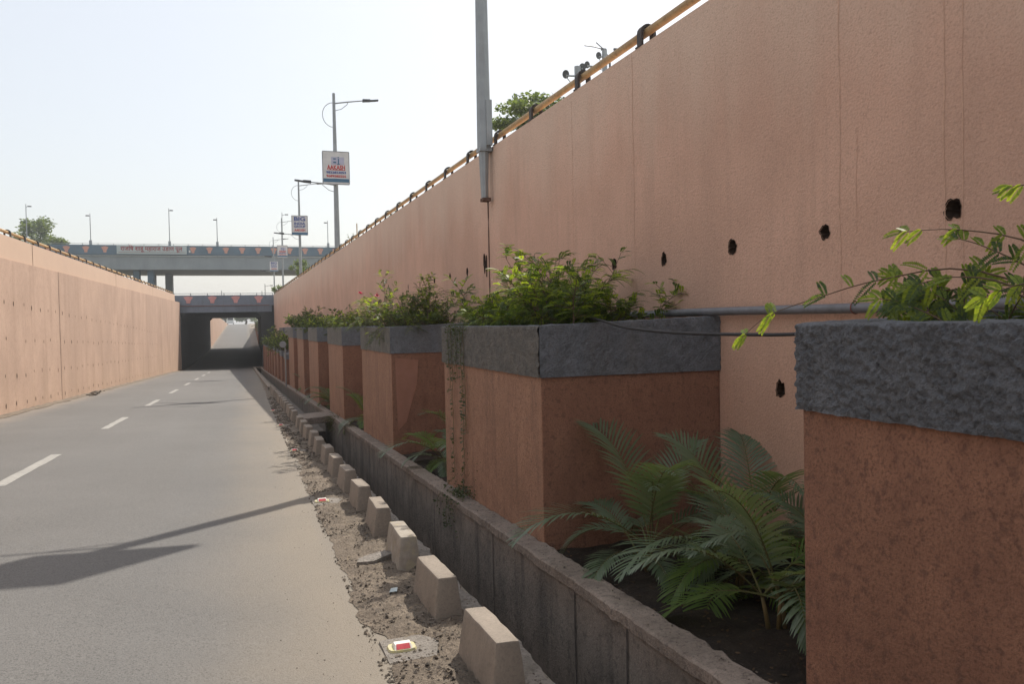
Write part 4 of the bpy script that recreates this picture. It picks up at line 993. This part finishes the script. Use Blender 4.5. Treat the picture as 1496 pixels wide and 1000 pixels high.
# ------------------------------------------------------------------ street lamps with advertising boards
def street_lamp(label, x, y, zb, zt, wr, kind, sz, zs, near=False, lower=True, grp='street lamps along the right wall'):
    t = thing('street_lamp', label, 'street lamp', (x, y, zb), grp)
    b = MB(); b.tube([(x, y, zb), (x, y, zb+.4*(zt-zb)), (x, y, zt)], [wr, wr*.8, wr*.48], 8); b.build('pole', 'steel_grey', t)
    if near:
        b = MB(); b.box(x-.10, x+.10, y-.105, y+.105, zb-.03, zb+.02); b.box(x+.0, x+.09, y-.16, y-.10, zb+.05, zb+.75); b.build('base_plate', 'steel_grey', t)
        b = MB(); b.tube([(x-.01, y, zb), (x-.01, y, 3.6)], [.085, .055], 8); b.build('conduit', 'steel_grey', t)
        b = MB(); b.box(x-.06, x+.07, y-.08, y+.08, 3.56, 3.61); b.build('conduit_clamp', 'joint_dark', t)
    def arm(z, sg, L, rise):
        b = MB(); b.tube([(x, y, z), (x+sg*L*.5, y, z+rise*.55), (x+sg*L, y, z+rise)], [.028, .025, .022], 6)
        b.tube([(x+sg*.02, y, z-.28), (x+sg*.28, y, z-.2), (x+sg*.5, y, z-.02), (x+sg*.55, y, z+rise*.5)], .014, 5)
        b.build('arm', 'steel_grey', t)
        h = MB(); xx = x+sg*L
        for k, (a, c, d_, e) in enumerate([(0, .30, .06, .045), (.28, .62, .045, .03)]):
            h.hexa([(xx+sg*a, y-.07, z+rise-e+a*.06), (xx+sg*c, y-.07, z+rise-e+c*.10), (xx+sg*c, y+.07, z+rise-e+c*.10), (xx+sg*a, y+.07, z+rise-e+a*.06),
                    (xx+sg*a, y-.06, z+rise+d_), (xx+sg*c, y-.06, z+rise+d_*.8+c*.08), (xx+sg*c, y+.06, z+rise+d_*.8+c*.08), (xx+sg*a, y+.06, z+rise+d_)])
        h.build('lamp_head', 'lamp_dark', t)
    arm(zt-.4, 1, 1.12, .18)
    if lower: arm(zs-sz*.5-.02, -1, .95, .08)
    b = MB(); b.tube([(x-.03-.42*math.sin(a), y, zt-.85+.48*math.cos(a)) for a in [math.pi*k/12 for k in range(13)]], .014, 5); b.build('ornament_hoop', 'steel_grey', t)
    if kind:
        w_ = sz*.80; yf = y-wr-.05
        b = MB(); b.box(x-w_/2, x+w_/2, yf-.02, yf+.04, zs-sz/2, zs+sz/2); sg = b.build('sign_board', 'sign_white', t)
        b = MB(); fw = .028
        b.box(x-w_/2-.01, x+w_/2+.01, yf-.03, yf+.045, zs+sz/2, zs+sz/2+fw); b.box(x-w_/2-.01, x+w_/2+.01, yf-.03, yf+.045, zs-sz/2-fw, zs-sz/2)
        b.box(x-w_/2-fw, x-w_/2, yf-.03, yf+.045, zs-sz/2, zs+sz/2); b.box(x+w_/2, x+w_/2+fw, yf-.03, yf+.045, zs-sz/2, zs+sz/2); b.build('sign_frame', 'sign_frame', sg)
        yt = yf-.026
        def T(s, dz, h, mat, wd): text_mesh(s, h, mat, sg, (x, yt, zs+dz*sz), width=wd*w_, bold=h*.03)
        if kind == 'A':
            b = MB(); b.box(x-.33*w_+.15*w_, x+.32*w_, yf-.024, yf-.018, zs+.10*sz, zs+.34*sz); b.build('emblem_panel', 'sign_lilac', sg)
            b = MB(); b.box(x-.10*w_, x-.0*w_, yf-.030, yf-.022, zs+.26*sz, zs+.30*sz); b.box(x-.10*w_, x+.01*w_, yf-.030, yf-.022, zs+.15*sz, zs+.195*sz)
            b.box(x+.08*w_, x+.12*w_, yf-.030, yf-.022, zs+.11*sz, zs+.29*sz); b.box(x+.05*w_, x+.15*w_, yf-.031, yf-.023, zs+.10*sz, zs+.13*sz); b.box(x+.07*w_, x+.12*w_, yf-.030, yf-.022, zs+.32*sz, zs+.345*sz); b.build('emblem', 'sign_teal', sg)
            T('AAKASH', .005, .20*sz, 'sign_red', .70)
            b = MB(); b.box(x-.3*w_, x+.36*w_, yf-.029, yf-.021, zs-.075*sz, zs-.06*sz); b.build('underline', 'sign_red', sg)
            T('9822823053', -.15, .10*sz, 'sign_blue', .76); T('9689585555', -.265, .10*sz, 'sign_red', .76)
            b = MB(); b.box(x-w_/2+.003, x+w_/2-.003, yf-.026, yf-.018, zs-.45*sz, zs-.34*sz); b.build('sign_band', 'sign_teal', sg)
        else:
            T('BIG', .33, .30*sz, 'sign_blue', .72); T('INDIA', .09, .19*sz, 'sign_blue', .72); T('GROUP', -.07, .17*sz, 'sign_blue', .72); T('AAKASH', -.26, .17*sz, 'sign_red', .70)
            b = MB(); b.box(x-w_/2+.003, x+w_/2-.003, yf-.026, yf-.018, zs-.498*sz, zs-.38*sz); b.build('sign_band', 'sign_teal', sg)
    return t
street_lamp('nearest tall grey lamp post standing against the right wall, its top out of view', XM(12)-.11, 12.0, 4.36, 12.6, .115, 'A', 1.5, 8.55, near=True)
street_lamp('grey twin-arm street lamp with an AAKASH board, second from the camera', 3.42, 32, 4.4, 10.8, .115, 'A', 1.24, 7.85)
street_lamp('grey street lamp with a BIG INDIA GROUP board, third from the camera', 3.24, 52, 4.45, 10.95, .10, 'B', 1.18, 8.05)
street_lamp('street lamp with a faded AAKASH board in front of the flyover', 3.17, 76.6, 4.4, 11.75, .09, 'A', 1.10, 8.65)
street_lamp('farthest street lamp with a small BIG INDIA GROUP board in front of the flyover', 3.05, 98, 4.4, 12.3, .09, 'B', 1.15, 8.85)
# cluster of disc lamp posts over the right wall
def disc_post(label, x, y, zt, arms, thin=False):
    t = thing('lamp_post', label, 'lamp post', (x, y, 4.4), 'lamp posts with round heads behind the right wall')
    b = MB(); b.tube([(x, y, 4.3), (x, y, zt)], .13 if not thin else .06, 10); b.build('pole', 'steel_grey', t)
    for (dx, dz, tilt) in arms:
        a = MB(); a.tube([(x, y, zt-.35+dz*.6), (x+dx*.5, y, zt-.35+dz), (x+dx, y, zt-.35+dz)], .035, 6); a.tube([(x, y, zt-1.0), (x+dx, y, zt-.38+dz)], .02, 5); a.build('arm', 'steel_grey', t)
        h = MB(); n_ = V(.3, -1, -.25+tilt).normalized(); c = V(x+dx, y, zt-.3+dz); a_ = n_.orthogonal().normalized(); b_ = n_.cross(a_)
        h.tube([c-n_*.06, c, c+n_*.02], [.09, .17, .17], 14); h.build('lamp_head', 'lamp_dark', t, smooth=False)
disc_post('short grey post with two round lamps, left one of the pair above the wall rail', 12.95, 30, 12.0, [(-.52, -.05, 0), (.22, .28, .1)])
disc_post('short grey post with two round lamps, right one of the pair above the wall rail', 17.0, 36, 15.0, [(-.95, -.5, 0), (-.32, .0, .1)])
t = thing('lamp_post', 'slender post with two thin forked arms above the round lamps', 'lamp post', (19.2, 40, 4.4)); b = MB(); b.tube([(19.2, 40, 4.3), (19.2, 40, 16.1)], .06, 8); b.build('pole', 'lamp_dark', t)
for pts in ([(19.2, 40, 16.0), (18.9, 40, 16.5), (18.3, 40, 16.6), (17.7, 40, 16.62)], [(19.2, 40, 16.1), (19.5, 40, 16.5)], [(19.0, 40, 16.4), (18.4, 40, 16.85)]):
    b = MB(); b.tube(pts, .03, 5); b.build('arm', 'lamp_dark', t)
for c in ((18.85, 40, 16.48), (19.6, 40, 16.55)):
    b = MB(); b.tube([(c[0]-.15, c[1], c[2]+.03), (c[0]+.12, c[1], c[2])], [.07, .1], 8); b.build('lamp_head', 'lamp_dark', t)

# ------------------------------------------------------------------ underpass (lower bridge)
Y0 = 76.3
up = thing('underpass_bridge', 'low slate grey bridge over the underpass with four pink fan motifs', 'bridge', (-2, Y0, -2))
b = MB(); b.box(-6.35, 2.32, Y0, Y0+.35, 3.72, 4.66); b.build('parapet', 'fascia_slate', up)
b = MB(); b.box(-6.1, 2.1, Y0+.08, Y0+.5, 3.12, 3.719); b.build('edge_beam', 'fascia_slate', up)
b = MB(); b.box(-6.0, 1.9, Y0-.012, Y0-.002, 3.70, 3.74); b.build('rust_line', 'rust_red', up)
b = MB()
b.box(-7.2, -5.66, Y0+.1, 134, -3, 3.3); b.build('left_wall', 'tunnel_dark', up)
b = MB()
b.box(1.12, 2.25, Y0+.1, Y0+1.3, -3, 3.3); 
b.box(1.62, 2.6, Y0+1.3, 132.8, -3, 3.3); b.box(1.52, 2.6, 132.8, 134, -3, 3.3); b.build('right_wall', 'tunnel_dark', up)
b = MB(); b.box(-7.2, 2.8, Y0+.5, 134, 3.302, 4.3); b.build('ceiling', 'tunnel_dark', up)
b = MB()
for sx_, x in ((1, -5.66), (-1, 1.12)):
    b.add([(x, Y0+.1, 2.7), (x+sx_*.45, Y0+.1, 3.12), (x, Y0+.1, 3.12), (x, Y0+.5, 2.7), (x+sx_*.45, Y0+.5, 3.12), (x, Y0+.5, 3.12)], [(0, 1, 2), (3, 5, 4), (0, 3, 4, 1)])
for sx_, x in ((1, -5.66), (-1, 1.52)):
    b.add([(x, 133, 2.9), (x+sx_*.4, 133, 3.3), (x, 133, 3.3), (x, 134, 2.9), (x+sx_*.4, 134, 3.3), (x, 134, 3.3)], [(0, 1, 2), (3, 5, 4), (0, 3, 4, 1)])
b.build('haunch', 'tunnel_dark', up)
b = MB(); b.box(-7.2, 2.8, 134.0, 134.35, 3.35, 4.9); b.build('far_parapet', 'fascia_slate', up)
def fan(x, y, z, w_, h, mat, parent):
    b = MB(); n_ = 8
    top = [(x+w_*(-.5+k/n_), z+h*.36+h*.16*math.sin(math.pi*k/n_)) for k in range(n_+1)]
    poly = top+[(x+w_*.24, z-h*.12), (x+w_*.19, z-h*.5), (x-w_*.19, z-h*.5), (x-w_*.24, z-h*.12)]
    N = len(poly)
    b.add([(a, y-.02, c) for a, c in poly]+[(a, y-.001, c) for a, c in poly], [tuple(range(N))]+[(k, N+k, N+(k+1) % N, (k+1) % N) for k in range(N)])
    b.build('fan_motif', mat, parent)
for x in (-5.0, -3.0, -1.02, .97): fan(x, Y0, 4.26, .80, .62, 'motif_pink', up)
def railing(parent, x0, x1, y, z, st, h=.2):
    b = MB(); b.tube([(x0, y, z+h), (x1, y, z+h)], .025, 6)
    for x in frange(x0, x1, st): b.box(x-.035, x+.035, y-.04, y+.04, z, z+h+.04)
    b.build('railing', 'steel_grey', parent)
railing(up, -6.2, 2.2, Y0+.2, 4.66, 1.4, .16)
# road deck on top
b = MB(); b.box(-60, -7.2, 78, 132, 4.12, 4.2); b.build
b = MB(); b.grid(lambda x, y: (x, y, 4.34), [-7.2, -2, 2.8], [Y0+.6, 134])
tag(b.build('cross_road', 'asphalt'), kind='structure')

# flyover (upper bridge)
fy = thing('flyover', 'blue grey flyover on grey piers crossing high behind the underpass', 'bridge', (-10, 118, 4.3))
b = MB(); b.box(-62, 60, 112, 112.3, 11.25, 12.56); b.build('parapet', 'bridge_blue', fy)
b = MB(); b.box(-62, 60, 126.2, 126.5, 11.25, 12.4); b.build('parapet', 'bridge_blue', fy)
b = MB(); b.box(-62, 60, 112.35, 126.15, 11.0, 11.24); b.build('deck', 'bridge_grey', fy)
b = MB(); b.box(-62, 60, 112.25, 113.0, 9.45, 11.22); b.box(-62, 60, 113.0, 125, 9.45, 10.99); b.build('girder', 'bridge_grey', fy)
b = MB(); b.box(-62, 60, 111.99, 112.0, 11.27, 11.34); b.build('dark_strip', 'lamp_dark', fy)  # thin dark strip along the parapet foot
for x in (-13.6, -11.9, 24, 25.6):
    b = MB(); 
    if x < 0: b.box(x-.35, x+.35, 113.2, 115.0, 3.9, 9.46)
    else: b.box(x-.35, x+.35, 113.2, 115, 3.9, 9.46)
    b.build('pier', 'bridge_blue', fy)
for x in (-12.6, -10.4):
    b = MB(); b.box(x-.45, x+.45, 121.0, 123.0, 3.9, 9.46); b.build('pier', 'bridge_grey', fy)
fx = [-25.4, -23.35, -21.3, -19.12, -16.97]+[-6.6+2.03*k for k in range(11)]+[18, 20, 22]
for x in fx: fan(x, 112, 11.98, .86, .78, 'motif_orange', fy)
b = MB(); b.box(-15.6, -7.35, 111.86, 111.98, 11.42, 12.50); nb = b.build('name_board', 'board_grey', fy)
b = MB(); b.box(-15.4, -7.5, 111.845, 111.865, 11.62, 11.66); b.build('board_line', 'rust_red', nb)
text_mesh('राजर्षि शाहू महाराज उड्डाण पूल'.replace('र्षि', 'िर्ष') if False else 'राजिष शाहू महाराज उडाण पूल', .78, 'letter_maroon', nb, (-11.5, 111.84, 12.08), width=7.3, bold=.012)
b = MB(); b.box(-7.1, -6.9, 111.9, 111.99, 11.65, 11.95); b.build('plate', 'sign_white', fy)
railing(fy, -60, 58, 112.15, 12.56, 1.75, .17)
def deck_lamp(label, x, y, zb, zt, sg=1, box=True, br=.07, grp='lamps on the flyover', L=.7):
    t = thing('deck_lamp', label, 'street lamp', (x, y, zb), grp)
    b = MB(); b.tube([(x, y, zb), (x, y, zt)], [br, br*.6], 6); b.build('pole', 'steel_grey', t)
    if L:
        b = MB(); b.tube([(x, y, zt-.4), (x+sg*L, y, zt-.25)], .035, 5); b.build('arm', 'steel_grey', t)
        b = MB(); b.box(x+sg*L-.05 if sg > 0 else x-L-.35, x+sg*L+.35 if sg > 0 else x-L+.05, y-.1, y+.1, zt-.34, zt-.22); b.build('lamp_head', 'lamp_dark', t)
    if box: b = MB(); b.box(x-.16, x+.16, y-.2, y-.08, zb+.9, zb+2.0); b.build('switch_box', 'steel_grey', t)
deck_lamp('thin pole with a small cross top, leftmost on the flyover before the tree', -25.8, 113, 11.2, 17.6, 1, False, L=.25)
deck_lamp('flyover lamp left of the name board, with a box halfway up', -18.7, 113, 11.2, 16.6, -1, L=.15)
deck_lamp('flyover lamp above the name board', -9.45, 113, 11.2, 17.5, 1, L=.15)
deck_lamp('flyover lamp right of the name board', -3.6, 113, 11.2, 16.4, -1, L=.1)
deck_lamp('flyover lamp between the two hanging boards', 4.75, 113, 11.2, 17.3, 1, False, L=.45)
deck_lamp('flyover lamp nearest the second street lamp', 10.8, 113, 11.2, 16.3, -1, L=.15)
deck_lamp('thin pole standing on the lower bridge seen below the flyover', -3.7, 128, 4.3, 7.4, 1, False, L=0, grp='poles seen under the flyover')
deck_lamp('street lamp with a long arm seen below the flyover at right', 2.6, 128, 4.3, 8.4, 1, False, L=.8, grp='poles seen under the flyover')
deck_lamp('short pole beside the long-armed lamp below the flyover', 2.1, 126, 4.3, 7.2, -1, False, L=0, grp='poles seen under the flyover')

# round mirror on a post near the low planters
t = thing('traffic_mirror', 'round pale disc on a thin post standing before the low planters', 'road mirror', (1.52, 36.4, zr0(36.4)))
b = MB(); b.tube([(1.52, 36.4, zr0(36.4)), (1.52, 36.4, .78)], .03, 8); b.build('post', 'steel_grey', t)
b = MB(); b.tube([(1.42, 36.34, .90), (1.42, 36.36, .90), (1.42, 36.40, .90)], [.14, .145, .10], 20); b.build('mirror_disc', 'sign_frame', t)

# ------------------------------------------------------------------ beyond the underpass
for sgn, lab, x in ((-1, 'pink retaining wall on the left beyond the underpass', -5.7), (1, 'pink retaining wall on the right beyond the underpass', 3.4)):
    b = MB(); y_ = frange(134.3, 250, 6)
    b.grid(lambda i, y: (x+sgn*[0, 0, .3, .3][i], y, [zr0(y)-.5, zgr(y)+.15, zgr(y)+.15, zgr(y)-.5][i]), range(4), y_)
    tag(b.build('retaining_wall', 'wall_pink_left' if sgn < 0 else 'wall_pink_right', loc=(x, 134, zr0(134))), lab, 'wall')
b = MB(); b.grid(lambda x, y: (x, y, zr0(y)+.12), [XD(76)-.1, 3.4], [134.0]+frange(138, 262, 8))
tag(b.build('pavement', 'kerb_concrete'), kind='structure')
for i in range(6):
    y0 = 139+i*12
    t = thing('planter_box', 'dark pink planter box beyond the underpass, %s from it' % ordinal(i), 'planter', (2.2, y0, zr0(y0)), 'planter boxes beyond the underpass')
    b = MB(); b.box(1.5, 3.39, y0, y0+6, zr0(y0)-.3, zr0(y0+6)+1.6); b.build('planter_body', 'planter_pink', t)
    b = MB(); b.box(1.48, 3.391, y0-.02, y0+6.02, zr0(y0+6)+1.601, zr0(y0+6)+1.95); b.build('planter_rim', 'roughcast_grey', t)
    fern_shrub('shrub on the planter box beyond the underpass, %s from it' % ordinal(i), 1.6, 3.0, y0, y0+6, zr0(y0+6)+1.9, 1.1, 14, 90+i, 0, leafm='leaf_shrub', bright=.05)
def vehicle(label, x, y, L, W, H, mat, cat, nm, bus=False):
    z = zr0(y); t = thing(nm, label, cat, (x, y, z)); b = MB()
    if bus: b.hexa([(x-W/2, y, z+.35), (x+W/2, y, z+.35), (x+W/2, y+L, z+.35), (x-W/2, y+L, z+.35), (x-W/2+.05, y+.1, z+H), (x+W/2-.05, y+.1, z+H), (x+W/2-.05, y+L, z+H), (x-W/2+.05, y+L, z+H)])
    else:
        b.box(x-W/2, x+W/2, y, y+L, z+.3, z+.85); b.hexa([(x-W/2+.05, y+.7, z+.851), (x+W/2-.05, y+.7, z+.851), (x+W/2-.05, y+L-.5, z+.851), (x-W/2+.05, y+L-.5, z+.851), (x-W/2+.2, y+1.3, z+H), (x+W/2-.2, y+1.3, z+H), (x+W/2-.2, y+L-1, z+H), (x-W/2+.2, y+L-1, z+H)])
    bevel(b.build('body', mat, t), .06)
    g = MB()
    if bus: g.add([(x-W/2+.15, y-.0+.05, z+H*.55), (x+W/2-.15, y+.05, z+H*.55), (x+W/2-.2, y+.07, z+H*.88), (x-W/2+.2, y+.07, z+H*.88)], [(0, 1, 2, 3)])
    else: g.add([(x-W/2+.15, y+.74, z+.9), (x+W/2-.15, y+.74, z+.9), (x+W/2-.27, y+1.2, z+H-.08), (x-W/2+.27, y+1.2, z+H-.08)], [(0, 1, 2, 3)])
    g.build('windscreen', 'glass_dark', t)
    for sx_ in (-1, 1):
        for yy in (.8, L-.8):
            c = MB(); xx = x+sx_*(W/2-.1); c.tube([(xx-.1, y+yy, z+.32), (xx+.1, y+yy, z+.32)], .32, 14); c.build('wheel', 'tyre', t)
vehicle('small white van far away where the road climbs out of the underpass', -5.2, 262, 4.4, 1.9, 2.2, 'van_white', 'van', 'parked_van', True)
vehicle('small white car far away left of the van at the road\'s far end', -8.3, 264, 3.9, 1.7, 1.5, 'van_white', 'car', 'parked_car')

# ------------------------------------------------------------------ haze
hz = MB(); hz.box(-620, 620, -45, 1250, -5, 26)
me_m, n_, l_, pb = nt('haze_air'); M['haze_air'] = me_m; n_.remove(pb)
vol = n_.new('ShaderNodeVolumePrincipled'); vol.inputs['Color'].default_value = (.93, .96, 1, 1); vol.inputs['Density'].default_value = .0008; vol.inputs['Anisotropy'].default_value = .55
l_.new(vol.outputs[0], n_['Material Output'].inputs['Volume'])
tag(hz.build('haze', 'haze_air'), 'thin pale haze in the air over the cutting', 'haze', kind='stuff')
